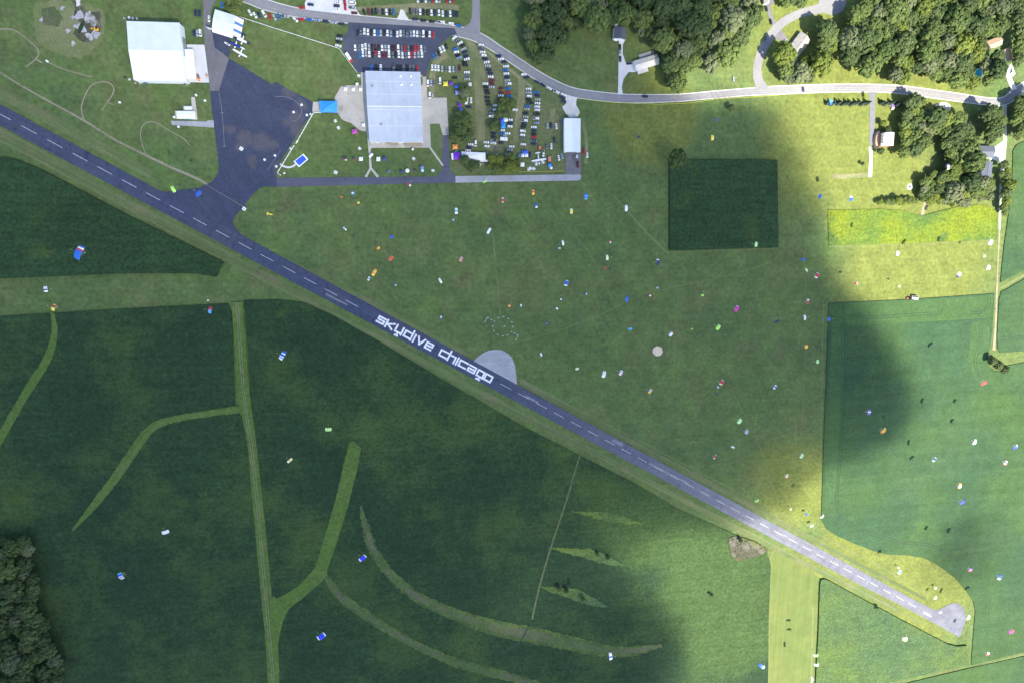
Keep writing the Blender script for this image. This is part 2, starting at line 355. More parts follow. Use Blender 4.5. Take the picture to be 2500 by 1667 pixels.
stuff('corn_field', [(2000, 1424), (2002, 1413), (2012, 1411), (2024, 1416), (2080, 1447), (2203, 1513), (2312, 1570), (2335, 1575), (2358, 1573), (2363, 1620), (2146, 1667), (2000, 1740), (1987, 1740), (1990, 1649), (1996, 1540), (1999, 1446)], M_crop2, 1.7, 'sunlit triangular crop field below the runway end', jag=.6)
FE = [(2023, 741), (2021, 800), (2015, 950), (2010, 1080), (2005, 1240), (2004, 1266), (2018, 1291), (2043, 1307), (2079, 1323), (2124, 1341), (2164, 1352), (2232, 1354), (2260, 1363), (2294, 1382), (2330, 1409), (2358, 1441), (2375, 1466), (2380, 1490), (2377, 1525), (2373, 1577), (2370, 1622), (2500, 1590), (2640, 1560), (2640, 862), (2500, 884), (2454, 893), (2450, 908), (2429, 905), (2413, 893), (2410, 882), (2413, 862), (2421, 815), (2427, 717), (2222, 731), (2050, 739)]
stuff('soy_field', FE, M_soy, .7, 'smooth green soy field filling the lower right, half in cloud shade', jag=.5)
stuff('bright_bean_field', [(2021, 513), (2050, 513), (2153, 511), (2199, 514), (2243, 526), (2256, 526), (2300, 514), (2337, 506), (2385, 501), (2413, 504), (2431, 517), (2436, 538), (2433, 585), (2318, 590), (2165, 595), (2050, 599), (2022, 600)], M_yel, .6, 'bright yellow green bean strip below the wooded homestead', jag=.6)
stuff('corn_field', [(1633, 396), (1650, 392), (1895, 392), (1898, 604), (1760, 608), (1633, 612)], M_corn, 2.0, 'dark square corn plot inside the mown landing area', jag=1.6)
stuff('soy_field', [(2640, 325), (2500, 345), (2481, 354), (2472, 368), (2470, 430), (2462, 520), (2450, 600), (2441, 690), (2500, 660), (2640, 585)], M_soy, .7, 'green soy field at the right edge above the diagonal grass path', jag=.5)
stuff('soy_field', [(2443, 713), (2500, 681), (2640, 606), (2640, 850), (2500, 857), (2440, 861), (2434, 850), (2433, 820), (2438, 730)], M_soy, .7, 'small green soy field at the right edge below the diagonal grass path', jag=.5)
stuff('soy_field', [(2146, 1682), (2362, 1630), (2500, 1600), (2640, 1572), (2640, 1760), (2120, 1760)], M_soy, .7, 'corner of a green soy field beyond the pale grass line, bottom right', jag=.5)
zc = .83
WG = dict(kind='stuff')
rsheet('grassed_waterway', [(*O(121, 718), 9), (*O(127, 760), 15), (*O(112, 820), 20), (*O(72, 885), 21), (*O(42, 935), 20), (*O(5, 1000), 20), (*O(-40, 1080), 20)], M_water, z=zc, label='light green grassy strip curving down through the left field', jag=1.8, **WG)
rsheet('grassed_waterway', [(*O(556, 938), 18), (*O(470, 950), 15), (*O(400, 962), 16), (*O(355, 978), 19), (*O(325, 1010), 22), (*O(270, 1090), 22), (*O(220, 1155), 18), (*O(168, 1216), 5)], M_water, z=zc, label='light green grassy strip bending left from the rutted track', jag=1.8, **WG)
rsheet('track_verge', [(*O(545, 694), 30), (*O(548, 740), 26), (*O(555, 830), 28), (*O(562, 920), 30), (*O(578, 1010), 22), (*O(590, 1130), 24), (*O(602, 1250), 26), (*O(614, 1380), 26), (*O(625, 1480), 30), (*O(632, 1640), 26)], M_water, z=zc+.01, label='long grassy verge of the rutted track', jag=1.2, **WG)
sheet('grassed_waterway', m(O, [(626, 1372), (640, 1371), (690, 1340), (728, 1300), (752, 1318), (700, 1368), (662, 1400), (644, 1450), (636, 1500), (628, 1480)]), M_water, zc+.02, 'stuff', True, label='grassy junction joining the rutted track with the straight strip')
sheet('grassed_waterway', m(O, [(803, 1015), (812, 1012), (830, 1028), (820, 1080), (800, 1160), (775, 1240), (748, 1318), (724, 1302), (750, 1220), (775, 1130), (793, 1050)]), M_water, zc+.03, 'stuff', label='straight light green grassy strip ending square in the field', jag=1)
rsheet('crop_fringe', [(*O(829, 1162), 6), (*O(842, 1215), 19), (*O(862, 1270), 23), (*O(900, 1320), 23), (*O(960, 1370), 26), (*O(1040, 1407), 29), (*O(1130, 1438), 37), (*O(1230, 1458), 40), (*O(1330, 1480), 34), (*O(1400, 1493), 28), (*O(1460, 1492), 22), (*O(1520, 1480), 8)], M_pale, z=zc+.002, label='pale crop fringe along the longest brownish weedy strip curving across the lower field', jag=4.5, **WG)
rsheet('grassed_waterway', [(*O(829, 1162), 3), (*O(842, 1215), 10), (*O(862, 1270), 12), (*O(900, 1320), 12), (*O(960, 1370), 14), (*O(1040, 1407), 15), (*O(1130, 1438), 19), (*O(1230, 1458), 21), (*O(1330, 1480), 18), (*O(1400, 1493), 14), (*O(1460, 1492), 11), (*O(1520, 1480), 4)], M_weed, z=zc+.01, label='longest brownish weedy strip curving across the lower field', jag=2.2, **WG)
rsheet('crop_fringe', [(*O(742, 1312), 9), (*O(780, 1365), 22), (*O(840, 1410), 23), (*O(920, 1460), 20), (*O(1000, 1500), 20), (*O(1080, 1530), 23), (*O(1180, 1555), 22), (*O(1290, 1590), 16)], M_pale, z=zc+.004, label='pale crop fringe along the lower weedy strip sweeping to the bottom edge', jag=4.5, **WG)
rsheet('grassed_waterway', [(*O(742, 1312), 5), (*O(780, 1365), 11), (*O(840, 1410), 12), (*O(920, 1460), 10), (*O(1000, 1500), 10), (*O(1080, 1530), 12), (*O(1180, 1555), 11), (*O(1290, 1590), 8)], M_weed, z=zc+.015, label='lower weedy strip sweeping to the bottom edge', jag=2.2, **WG)
for k_, (w, off_) in enumerate(((1.4, -2.6), (1.4, 2.6))):
    ribbon('wheel_rut', [(O(x, y)[0]+off_, O(x, y)[1], w) for x, y in [(545, 694), (550, 760), (556, 850), (565, 940), (580, 1040), (592, 1160), (604, 1290), (616, 1420), (628, 1560), (634, 1640)]], M_tyre, zc+.05)
    ribbon('wheel_rut', [(*c, .9) for c in [(O(x, y)[0], O(x, y)[1]+off_*.8) for x, y in [(550, 940), (470, 950), (400, 962), (360, 976), (330, 1008), (275, 1088)]]], M_light, zc+.06)
ribbon('drainage_line', [(*O(x, y), w) for x, y, w in [(1333, 1040, 3), (1325, 1065, 4), (1300, 1150, 4), (1270, 1240, 4), (1240, 1340, 4), (1222, 1420, 4)]], M_ditch, zc+.03)
ribbon('drainage_line', [(*O(x, y), w) for x, y, w in [(1212, 1440, 4), (1190, 1475, 4), (1150, 1500, 3)]], M_ruts, zc+.04)
for nm, pts in (('upper', [(1310, 1172), (1350, 1174), (1400, 1176), (1440, 1186), (1476, 1202), (1430, 1200), (1370, 1190)]),
                ('middle', [(1256, 1255), (1300, 1257), (1350, 1258), (1390, 1272), (1438, 1298), (1400, 1296), (1350, 1283), (1290, 1266)]),
                ('lowest', [(1238, 1345), (1290, 1346), (1330, 1352), (1370, 1375), (1396, 1392), (1360, 1389), (1300, 1370), (1250, 1352)])):
    sheet('weed_patch', m(O, pts), M_crop2, zc+.05, 'stuff', label=f'{nm} of the three leaf shaped grassy patches in the lower field', jag=4)
stuff('scrub_patch', m(O, [(1672, 1234), (1688, 1229), (1715, 1236), (1740, 1245), (1763, 1262), (1745, 1274), (1710, 1283), (1692, 1287), (1678, 1272), (1673, 1252)]), M_scrub, 1.3, 'brown grey scrub hollow beside the runway', jag=1)
# tramlines pressed into the soy field
sheet('headland', [(2028, 745), (2424, 722), (2416, 775), (2300, 783), (2150, 790), (2030, 800)], M_soy2, z=.71, jag=2)
sheet('headland', [(2416, 778), (2412, 850), (2405, 880), (2412, 900), (2440, 930), (2420, 940), (2380, 930), (2362, 880), (2370, 790)], M_soy2, z=.714, jag=2)
sheet('headland', [(2450, 915), (2460, 900), (2640, 868), (2640, 920), (2500, 935), (2440, 950)], M_soy2, z=.717, jag=2)
sheet('headland', [(2200, 1352), (2215, 1320), (2250, 1270), (2300, 1300), (2290, 1345), (2270, 1362)], M_soy2, z=.715, jag=4)
sheet('headland', [(2030, 803), (2060, 800), (2056, 1000), (2040, 1200), (2015, 1250), (2012, 1100)], M_soy2, z=.716, jag=2)
tr = []
for dx in (0, 6):
    tr.append([(2056+dx, 745, 1), (2054+dx, 860, 1), (2053+dx, 1000, 1), (2046+dx, 1130, 1), (2039+dx, 1200, 1), (2042+dx*.8, 1250, 1), (2058+dx*.6, 1272-dx, 1), (2090, 1291-dx*1.2, 1), (2128, 1306-dx*1.2, 1), (2200, 1325-dx, 1), (2262, 1331-dx, 1), (2300, 1345-dx, 1), (2334, 1366-dx, 1)])
    tr.append([(2073, 769+dx, .8), (2140, 772+dx, .8), (2230, 765+dx, .8), (2300, 762+dx, .8)])
    tr.append([(2410+dx, 726, .9), (2408+dx, 748, .9), (2395, 758+dx, 1.3), (2368, 763+dx*.7, .9)])
    tr.append([(2392+dx, 770, .7), (2388+dx, 830, .7), (2378+dx, 870, .9), (2378+dx, 895, .9), (2388+dx*.6, 918, .8)])
    tr.append([(2056, 1160+dx, .8), (2095, 1157+dx, .8)]); tr.append([(2062, 1014+dx, .8), (2088, 1012+dx, .8)])
    tr.append([(2405+dx, 1470, .8), (2407+dx, 1515, .8)]); tr.append([(2455, 1378+dx, .6), (2468, 1376+dx, .6)]); tr.append([(2425, 1508+dx, .7), (2440, 1505+dx, .7)])
    tr.append([(2478, 575+dx*0, .7), (2478+dx, 590, .7)]); tr.append([(2440, 824+dx, .6), (2498, 820+dx, .6)]); tr.append([(2462+dx, 812, .6), (2466+dx, 850, .6)])
tr = [p for p in tr if len(p) > 1]
tr = [[(x, y, w*1.7) for x, y, w in p] for p in tr]
ribbon('wheel_rut', tr, M_ruts, .73)
ribbon('wheel_rut', [[(*cK(*p), .8) for p in q] for q in ([(1100, 560), (1200, 640), (1350, 690), (1560, 770)], [(1240, 1190), (1400, 1270), (1600, 1300), (1700, 1300)], [(1650, 590), (1800, 640), (1880, 720), (1850, 850)])], M_ruts, .84)

# grass tones and worn ground
sheet('mown_lane', [(1883, 1345), (1900, 1340), (2003, 1410), (2000, 1424), (1999, 1446), (1996, 1540), (1990, 1649), (1985, 1760), (1872, 1760), (1876, 1500)], M_lane)
ribbon('runway_verge', [[(0-120, 160, 30), (200, 334, 26), (370, 428, 22)], [(600, 592, 14), (900, 736, 14), (1130, 862, 14)], [(1270, 930, 14), (1500, 1056, 12), (1800, 1216, 12), (2080, 1368, 12), (2260, 1462, 8)],
    [(-120, 262, 30), (200, 438, 28), (520, 608, 24), (900, 812, 18), (1200, 972, 16), (1500, 1130, 14), (1800, 1290, 14), (2000, 1392, 14), (2200, 1492, 10)]], M_verge, sm=False)
ribbon('worn_wheel_line', [[(-60, 192, 2), (380, 440, 2)], [(640, 605, 2), (1150, 868, 2), ], [(1290, 935, 1.5), (1700, 1148, 1.5), (2160, 1388, 2.5), (2270, 1455, 2)], [(-60, 310, 2.5), (460, 590, 2.5), (900, 815, 1.2), (1400, 1074, 1.5), (1800, 1283, 2), (2250, 1520, 3)]], M_light, sm=False)
ribbon('dirt_track', [(*c1(*p), w) for p, w in (((-100, 640), 3), ((0, 695), 4), ((200, 820), 4), ((500, 990), 4.5), ((810, 1160), 5), ((1100, 1340), 5), ((1400, 1490), 5))]+[(398, 400, 6), (433, 416, 6), (484, 438, 6), (507, 452, 5)], M_dirt)
ribbon('dirt_loop', [[(*c1(*p), 3) for p in ((-40, 285), (80, 280), (170, 310), (260, 380), (340, 450), (370, 510), (345, 565), (245, 645))],
    [(*c1(*p), 3) for p in ((810, 1160), (785, 1090), (780, 1020), (810, 930), (850, 850), (910, 800), (990, 785), (1050, 800), (1090, 850), (1070, 920), (1030, 980), (975, 1058))],
    [(*c1(*p), 2.4) for p in ((1400, 1490), (1360, 1380), (1345, 1280), (1370, 1200), (1430, 1170), (1500, 1180), (1600, 1240), (1700, 1295), (1770, 1340), (1815, 1395))],
    [(*c1(*p), 3) for p in ((345, 570), (405, 605))], [(*c1(*p), 3) for p in ((1035, 985), (1085, 1005))], [(*c1(*p), 3) for p in ((450, 595), (600, 660), (760, 710), (880, 740))]], M_dirt)
sheet('trodden_ground', m(c1, [(330, 60), (420, 20), (700, 0), (900, 60), (1000, 150), (980, 350), (900, 480), (780, 560), (560, 520), (400, 440), (330, 300)]), M_light, smooth=True, jag=9)
sheet('rubble_ground', m(c1, [(680, -20), (780, -10), (780, 60), (840, 120), (960, 110), (970, 280), (930, 340), (860, 420), (760, 390), (700, 330), (760, 220), (700, 170), (720, 90)]), M_scrub, jag=3)
sheet('rubble_ground', m(c1, [(720, -10), (770, -10), (770, 50), (735, 70)]), M_gravel, jag=2)
for i_, (x, y, r_) in enumerate(((760, 150, 45), (850, 170, 50), (900, 220, 40), (920, 330, 38), (860, 350, 42), (740, 250, 36), (800, 290, 30), (690, 170, 26), (700, 420, 24), (650, 300, 22), (600, 80, 22), (430, 120, 26), (400, 190, 22), (480, 190, 18))):
    sheet('rubble_ground', m(c1, [(x+r_*(1+.3*math.sin(k*2.1+i_))*math.cos(k*.7), y+r_*(1+.3*math.cos(k*1.7+i_))*math.sin(k*.7)) for k in range(9)]), M_rock if i_ % 3 else M_conc2, jag=2.5)
sheet('rubble_ground', m(c1, [(770, 230), (810, 200), (800, 270), (770, 320), (740, 320), (750, 270)]), M_corn, jag=2)
sheet('rubble_ground', m(c1, [(390, 90), (520, 60), (600, 160), (560, 260), (420, 240)]), M_weed, jag=3)
sheet('parking_meadow', [(1118, 92), (1140, 96), (1215, 140), (1290, 200), (1372, 240), (1380, 290), (1380, 420), (1300, 424), (1110, 424), (1104, 330), (1090, 250), (1040, 235), (1046, 190), (1060, 140)], M_meadow, jag=4)
rsheet('trodden_ground', [[(1140, 92, 14), (1160, 130, 20), (1170, 180, 26), (1172, 260, 24), (1175, 345, 18)], [(1270, 190, 10), (1274, 230, 18), (1266, 280, 16), (1260, 350, 14)], [(1090, 130, 20), (1060, 160, 16), (1054, 230, 12)], [(1172, 112, 5), (1230, 160, 7), (1300, 215, 6)],
    [(1190, 360, 30), (1215, 368, 26)], [(1160, 385, 20), (1178, 405, 14)], [(1424, 300, 8), (1432, 350, 8), (1430, 400, 8)], [(1350, 265, 14), (1348, 300, 12)]], M_straw)
rsheet('trodden_ground', [(868, 22, 8), (980, 22, 22), (1060, 15, 14), (1120, 20, 14)], M_straw)
ribbon('trodden_line', [[(1192, 560, 4), (1196, 575, 3)], [(1203, 570, 3), (1209, 640, 4), (1216, 700, 3), (1221, 770, 3)]], M_dirt if False else M_light, sm=False)
ribbon('mower_line', [[(1240, 840, 1.4), (1360, 808, 1.4), (1470, 766, 1.4), (1560, 722, 1.4), (1700, 690, 1.6), (1800, 666, 1.8), (1880, 640, 1.6), (1910, 615, 1.4)],
    [(1290, 455, 1.5), (1370, 540, 1.5), (1440, 620, 1.5), (1480, 700, 1.3), (1520, 780, 1.2), (1600, 880, 1.2)], [(1500, 480, 3), (1580, 570, 4), (1635, 622, 3)], [(1780, 940, 1), (1850, 1080, 1.5), (1900, 1230, 2)],
    [(1965, 620, 1.2), (1968, 800, 1.2), (1960, 980, 1.2), (1952, 1150, 1.4)], [(1944, 1000, 1), (1940, 1230, 1)]], M_mow)
ribbon('mower_line', [[(1620, 616, 2), (1900, 607, 2)], [(2022, 603, 1.4), (2240, 596, 1.4), (2430, 588, 1.4)], [(1629, 400, 1.3), (1629, 612, 1.3)], [(1900, 398, 1.2), (1901, 600, 1.2)], [(2440, 705, 5), (2500, 672, 5), (2640, 598, 5)], [(1883, 1345, 2), (1876, 1667, 2)], [(1985, 1480, 5), (1980, 1667, 5)], [(2366, 1630, 3), (2500, 1597, 3), (2640, 1570, 3)], [(2010, 740, 1.5), (2000, 1240, 1.5)]], M_mow, sm=False)
sheet('gravel_apron', m(cE, [(1885, 330), (2200, 400), (2170, 480), (2160, 600), (2260, 780), (2200, 890), (2080, 910), (1990, 920), (1900, 830), (1800, 650), (1900, 560), (1890, 430)]), M_gravel, jag=1.2)
sheet('yard_dirt', m(cT, [(1030, 560), (1060, 420), (1100, 340), (1140, 380), (1090, 480), (1080, 560)]), M_dirt, jag=1)
sheet('yard_dirt', m(cR, [(1570, 930), (1640, 905), (1700, 930), (1695, 990), (1640, 985), (1590, 960)]), M_gravel, smooth=True, jag=1)
sheet('yard_dirt', m(cT, [(1690, 120), (1760, 90), (1800, 130), (1780, 190), (1720, 190)]), M_gravel, smooth=True, jag=1)
sheet('yard_dirt', m(cT, [(-100, 30), (380, 20), (420, 70), (0, 90), (-100, 80)]), M_straw, jag=2)
# roads and paving
ROAD = [(560, -20, 26), (612, -2, 25), (650, 13, 24), (722, 31, 21), (800, 41, 20), (883, 50, 20), (999, 61, 21), (1060, 68, 22), (1109, 76, 23), (1150, 86, 22), (1180, 99, 22), (1220, 124, 19), (1275, 161, 20), (1320, 190, 20), (1380, 220, 20), (1425, 231, 20), (1507, 240, 19), (1570, 241.5, 18), (1660, 239.5, 16), (1745, 232, 16), (1830, 225, 16), (1900, 221, 18), (2002, 217, 17.5), (2071, 216, 17), (2148, 216.5, 17), (2209, 221, 18), (2320, 236, 18), (2416, 249, 16), (2455, 246, 18), (2478, 228, 20), (2500, 213, 20), (2580, 165, 20)]
ribbon('road_shoulder', [(x, y, w+4) for x, y, w in ROAD], M_gravel)
ribbon('road', ROAD, M_road)
ribbon('side_road', [(1162, -40, 20), (1162, 30, 19), (1160, 58, 26), (1152, 78, 44)], M_road)
ribbon('side_road', [(1860, 222, 44), (1856, 207, 26), (1850, 190, 22), (1849, 165, 20), (1855, 140, 21), (1868, 110, 21), (1885, 83, 22), (1912, 55, 21), (1955, 33, 20), (2000, 22, 24), (2040, 2, 40), (2070, -30, 30)], M_road)
sheet('road_end', [(2032+33*math.cos(a*.2), 6+32*math.sin(a*.2)) for a in range(32)], M_road)
ribbon('road_wear', [[(x-1, y-3.2+.1*i, 1.6) for i, (x, y, w) in enumerate(ROAD)], [(x, y+3.6, 2.0) for x, y, w in ROAD]], M_rwear)
ribbon('farm_lane', [(2452, 258, 12), (2454, 300, 7), (2453, 345, 9), (2448, 400, 9), (2443, 450, 6), (2441, 520, 5), (2440, 560, 4)], M_gravel)
ribbon('farm_lane', [(2440, 560, 4), (2436, 640, 3), (2434, 700, 4), (2430, 800, 5), (2426, 855, 8)], M_dirt)
sheet('yard_gravel', m(cH, [(655, 720), (740, 660), (785, 640), (770, 800), (740, 890), (650, 850), (610, 860), (610, 830), (650, 830)]), M_gravel, jag=.8)
sheet('lot_gravel', [(752, -10), (868, -10), (866, 18), (878, 36), (883, 39), (800, 31), (746, 24), (744, 10)], M_white, jag=.8)
sheet('lot_gravel', m(cA, [(1190, 160), (1240, 165), (1290, 260), (1345, 345), (1130, 325), (1170, 250)]), M_gravel, jag=.8)
sheet('driveway', m(cM, [(945, 350), (1003, 350), (977, 400), (978, 480), (1003, 555), (1075, 545), (1100, 640), (1030, 640), (985, 700), (970, 770), (978, 838), (935, 838), (940, 600)]), M_white)
sheet('driveway', m(cR, [(975, 815), (1055, 815), (1036, 850), (1030, 1165), (1085, 1175), (1070, 1285), (985, 1285), (990, 900)]), M_drive)
sheet('garden_path', m(cR, [(980, 1300), (1012, 1300), (1015, 1380), (1008, 1567), (975, 1567), (985, 1400)]), M_gravel, jag=.7)
sheet('driveway', m(cS, [(140, -30), (400, -30), (380, 60), (320, 130), (370, 330), (430, 450), (350, 500), (290, 330), (210, 110)]), M_oldasph)
sheet('driveway', m(cS, [(380, 740), (530, 560), (640, 740), (720, 840), (600, 960), (520, 990), (500, 900), (520, 830), (470, 760)]), M_oldasph)
sheet('driveway', m(cR, [(2180, 620), (2240, 565), (2275, 655), (2240, 690), (2290, 790), (2240, 800), (2200, 700)]), M_white)
Z_LOT = LAY[0]+.002
sheet('parking_lot', m(cA, [(330, 375), (900, 400), (1400, 430), (2080, 470), (2120, 560), (2000, 610), (1850, 735), (1725, 920), (1655, 1080), (1625, 1200), (1612, 1262), (1555, 1262), (1550, 1215), (600, 1185), (600, 1195), (480, 1190), (400, 1060), (250, 840), (262, 600), (330, 520), (345, 440)]), M_lot)
sheet('airport_road', [(495, -20), (497, 20), (497, 64), (500, 110), (511, 201), (513.4, 222.6), (534.4, 223), (559, 145), (523, 112), (520, 84), (514, 74), (514, 26), (522, 10), (545, -20)], M_oldasph)
sheet('hangar_apron', [(518, 79), (564, 91), (563, 115), (559, 142), (524, 117)], M_apron)
AP = [(513.4, 222.6), (534.6, 222.6), (559, 143.4), (596, 165.7), (665, 208), (672, 200), (705, 219), (764.5, 249.4), (762, 275), (743, 302), (714, 349), (690, 387), (675, 416), (676, 436), (676, 457), (643, 456), (636, 459), (622.5, 470), (598.4, 498), (602, 508.6), (587, 515), (576, 526), (568, 540.7), (570.7, 551), (583, 567.5), (590, 574), (560, 565), (380, 468), (380, 464), (403, 469), (485, 459), (515, 446), (530.6, 428.5), (535, 413), (533, 390), (523, 312), (516, 260)]
sheet('apron', AP, M_apron)
sheet('taxiway', [(675, 436), (696, 435), (889, 433), (1064, 432), (1078, 417), (1080, 405), (1079, 331), (1095, 331), (1098, 406), (1102, 420), (1112, 430), (1112, 447), (1000, 449), (676, 457)], M_taxi)
sheet('concrete_taxiway', [(1112, 430.5), (1225, 429), (1381, 427), (1418, 427), (1418.5, 435), (1416.5, 439.5), (1412, 441.6), (1225, 444.5), (1112, 447)], M_conc2)
sheet('hangar_apron', [(1380, 370), (1418, 370), (1418, 427), (1382, 427)], M_oldasph)
sheet('hangar_apron', m(c1, [(1790, 430), (1957, 432), (2003, 795), (1780, 790)]), M_white)
sheet('concrete_pad', m(c1, [(1635, 1160), (1980, 1165), (1985, 1155), (2045, 1155), (2050, 1225), (1650, 1200)]), M_conc2)
sheet('concrete_path', m(c1, [(1830, 933), (1865, 933), (1893, 1150), (1680, 1140), (1672, 1062), (1755, 1062), (1755, 1015), (1835, 1015)]), M_conc)
sheet('patio', m(c4, [(685, 145), (1435, 150), (1475, 200), (1520, 200), (1535, 465), (1780, 468), (1805, 945), (1728, 945), (1690, 800), (1565, 800), (1580, 1105), (830, 1108), (805, 1130), (792, 1190), (785, 1190), (770, 1000), (757, 900), (690, 890), (640, 860), (560, 790), (480, 765), (440, 740), (385, 655), (155, 655), (65, 650), (75, 520), (350, 520), (352, 460), (430, 325), (520, 310), (690, 312)]), M_conc)
ribbon('footpath', [[(*c4(797, 1120), 5), (*c4(802, 1250), 5), (*c4(810, 1370), 6)], [(*c4(810, 1365), 5), (*c4(748, 1478), 6)], [(*c4(812, 1365), 5), (*c4(905, 1478), 6)], [(*c4(1566, 1100), 4.5), (*c4(1732, 1335), 4.5)]], M_conc, sm=False)
sheet('garden_bed', m(c4, [(1567, 803), (1688, 803), (1724, 945), (1728, 1100), (1640, 1150), (1585, 1080)]), M_lawn)
sheet('garden_bed', m(c4, [(1440, 190), (1474, 205), (1476, 290), (1445, 325)]), M_lawn)
sheet('holding_bay', m(cL, [(1545, 852), (1600, 795), (1680, 735), (1770, 695), (1870, 682), (1960, 690), (2050, 738), (2110, 800), (2150, 900), (2172, 1050), (2183, 1195)]), M_conc2, smooth=False)
sheet('sand_circle', [(1605.5+(12.4+.5*math.sin(i*2.3))*math.cos(i*.25), 857+(12+.5*math.cos(i*1.7))*math.sin(i*.25)) for i in range(25)], M_sand, smooth=True, label='pale sand landing circle', kind='structure')
# runway
topE = lambda x: 255+.5412*x
botE = lambda x: 307+.5335*x
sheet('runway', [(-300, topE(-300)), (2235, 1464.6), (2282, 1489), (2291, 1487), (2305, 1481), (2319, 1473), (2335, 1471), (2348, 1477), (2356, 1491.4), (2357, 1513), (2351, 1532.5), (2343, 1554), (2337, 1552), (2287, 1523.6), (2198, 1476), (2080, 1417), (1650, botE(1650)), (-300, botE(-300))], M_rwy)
ribbon('pavement_patch', [[(*cN(1230, 92), 4.6), (*cN(1505, 238), 4.8)], [(*cK(1478, 48), 8), (*cK(1570, 92), 8)], [(*cK(1795, 250), 5), (*cK(2150, 430), 5)], [(*c5(915, 285), 6), (*c5(1125, 380), 6)], [(*cL(2300, 1360), 6), (*cL(2500, 1465), 6)]], M_patch, sm=False)
mid = lambda x: (topE(x)+botE(x))/2
def along(px): return P(px, mid(px)-1)
d0 = (along(2100)-along(0)); rd = d0.normalized(); rn = Vector((-rd.y, rd.x, 0))
s0 = (along(52.3)-along(0)).length; 
seg = []
A0 = along(0)+rn*0.2
PER = (along(177.3)-along(52.3)).length/2; LEN = (along(90)-along(52.3)).length
zl = LAY[0]+.008; LAY[0] = zl
def strip(mb, a, b, w, z):
    d = (b-a).normalized(); q = Vector((-d.y, d.x, 0))*w/2
    mb.add([Vector((*(p).xy, z)) for p in (a-q, b-q, b+q, a+q)], [(0, 1, 2, 3)])
DASH = MB(); txt0 = (along(908)-along(0)).length; txt1 = (along(1212)-along(0)).length
for k in range(-6, 75):
    s = s0+k*PER
    if txt0-LEN-2 < s < txt1: continue
    if s > (along(2240)-along(0)).length: break
    strip(DASH, A0+rd*s, A0+rd*(s+LEN), .31, zl)
tag(DASH.build('centreline_marking', M_line), kind='structure')
JT = MB(); rj = random.Random(4)
for k in range(-8, 110):
    s = k*11.0+rj.uniform(-3, 3)
    if rj.random() < .72:
        y0, y1 = sorted((rj.uniform(-7.2, 7.2), rj.choice((-7.2, 7.2)))); w_ = rj.uniform(.12, .35)
        p = along(0)+rd*s; n_ = 4
        for j in range(n_):
            f0, f1 = y0+(y1-y0)*j/n_, y0+(y1-y0)*(j+1)/n_; strip(JT, p+rn*f0+rd*rj.uniform(-.3, .3), p+rn*f1+rd*rj.uniform(-.3, .3), w_, zl-.006+.0008*j)
    if rj.random() < .5: o_ = rj.choice((-3.8, -3.6, 3.7, 3.9, 1.8, -1.9)); strip(JT, along(0)+rd*s+rn*o_, along(0)+rd*(s+rj.uniform(4, 14))+rn*(o_+rj.uniform(-.2, .2)), rj.uniform(.1, .3), zl-.002)
tag(JT.build('sealed_cracks', M_joint), kind='structure')
print('PER', PER, LEN, 'runway width', (P(0, topE(0))-P(0, botE(0))).length)
# runway lettering
LET = {'S': [[(115, 95), (12, 95), (12, 55), (108, 55), (108, 12), (0, 12)]],
       'k': [[(150, 0), (150, 105)], [(262, 98), (168, 52), (255, 6)]],
       'y': [[(308, 108), (308, 14), (408, 14)], [(410, 108), (410, 0)], [(358, 10), (356, -26)], [(334, -40), (372, -38)]],
       'd': [[(560, 94), (455, 94), (455, 10), (560, 10)], [(568, -2), (568, 142)]],
       'i': [[(613, -2), (613, 106)]], 'v': [[(662, 106), (715, 8), (768, 106)]],
       'e': [[(905, 8), (808, 8), (808, 94), (908, 94), (908, 52), (812, 52)]],
       'c': [[(1160, 94), (1046, 94), (1046, 10), (1160, 10)]],
       'h': [[(1188, 0), (1188, 140)], [(1200, 88), (1288, 88), (1288, 0)]], 'i2': [[(1328, -2), (1328, 104)]],
       'c2': [[(1485, 94), (1368, 94), (1368, 10), (1482, 10)]],
       'a': [[(1520, 94), (1625, 94), (1625, 10), (1520, 10), (1520, 50), (1620, 50)]],
       'g': [[(1765, 8), (1668, 8), (1668, 94), (1765, 94), (1765, 0)], [(1722, 2), (1722, -30)], [(1690, -38), (1740, -38)]],
       'o': [[(1795, 8), (1795, 94), (1898, 94), (1898, 8), (1782, 8)]]}
TX = MB(); zt = zl+.004; LAY[0] = zt+.006
def lp(a, b): return P(*cL(108+a*.882+b*.472, 272+a*.472-b*.882))
i_ = 0
for ch in LET.values():
    for pl in ch:
        for (a, b) in zip(pl[:-1], pl[1:]):
            d = Vector(b)-Vector(a); d.normalize(); e = d*13
            i_ += 1
            strip(TX, lp(*(Vector(a)-e)), lp(*(Vector(b)+e)), 1.6, zt+.0012*(i_ % 5))
tag(TX.build('runway_lettering', M_mark), kind='structure')
ribbon('threshold_marking', [[(*c6(975, 965), 1.6), (*c6(1075, 1015), 1.6)], [(*c6(985, 985), 1.6), (*c6(1085, 1030), 1.6)], [(*c6(1190, 985), 4), (*c6(1225, 965), 4)]], M_line, sm=False)
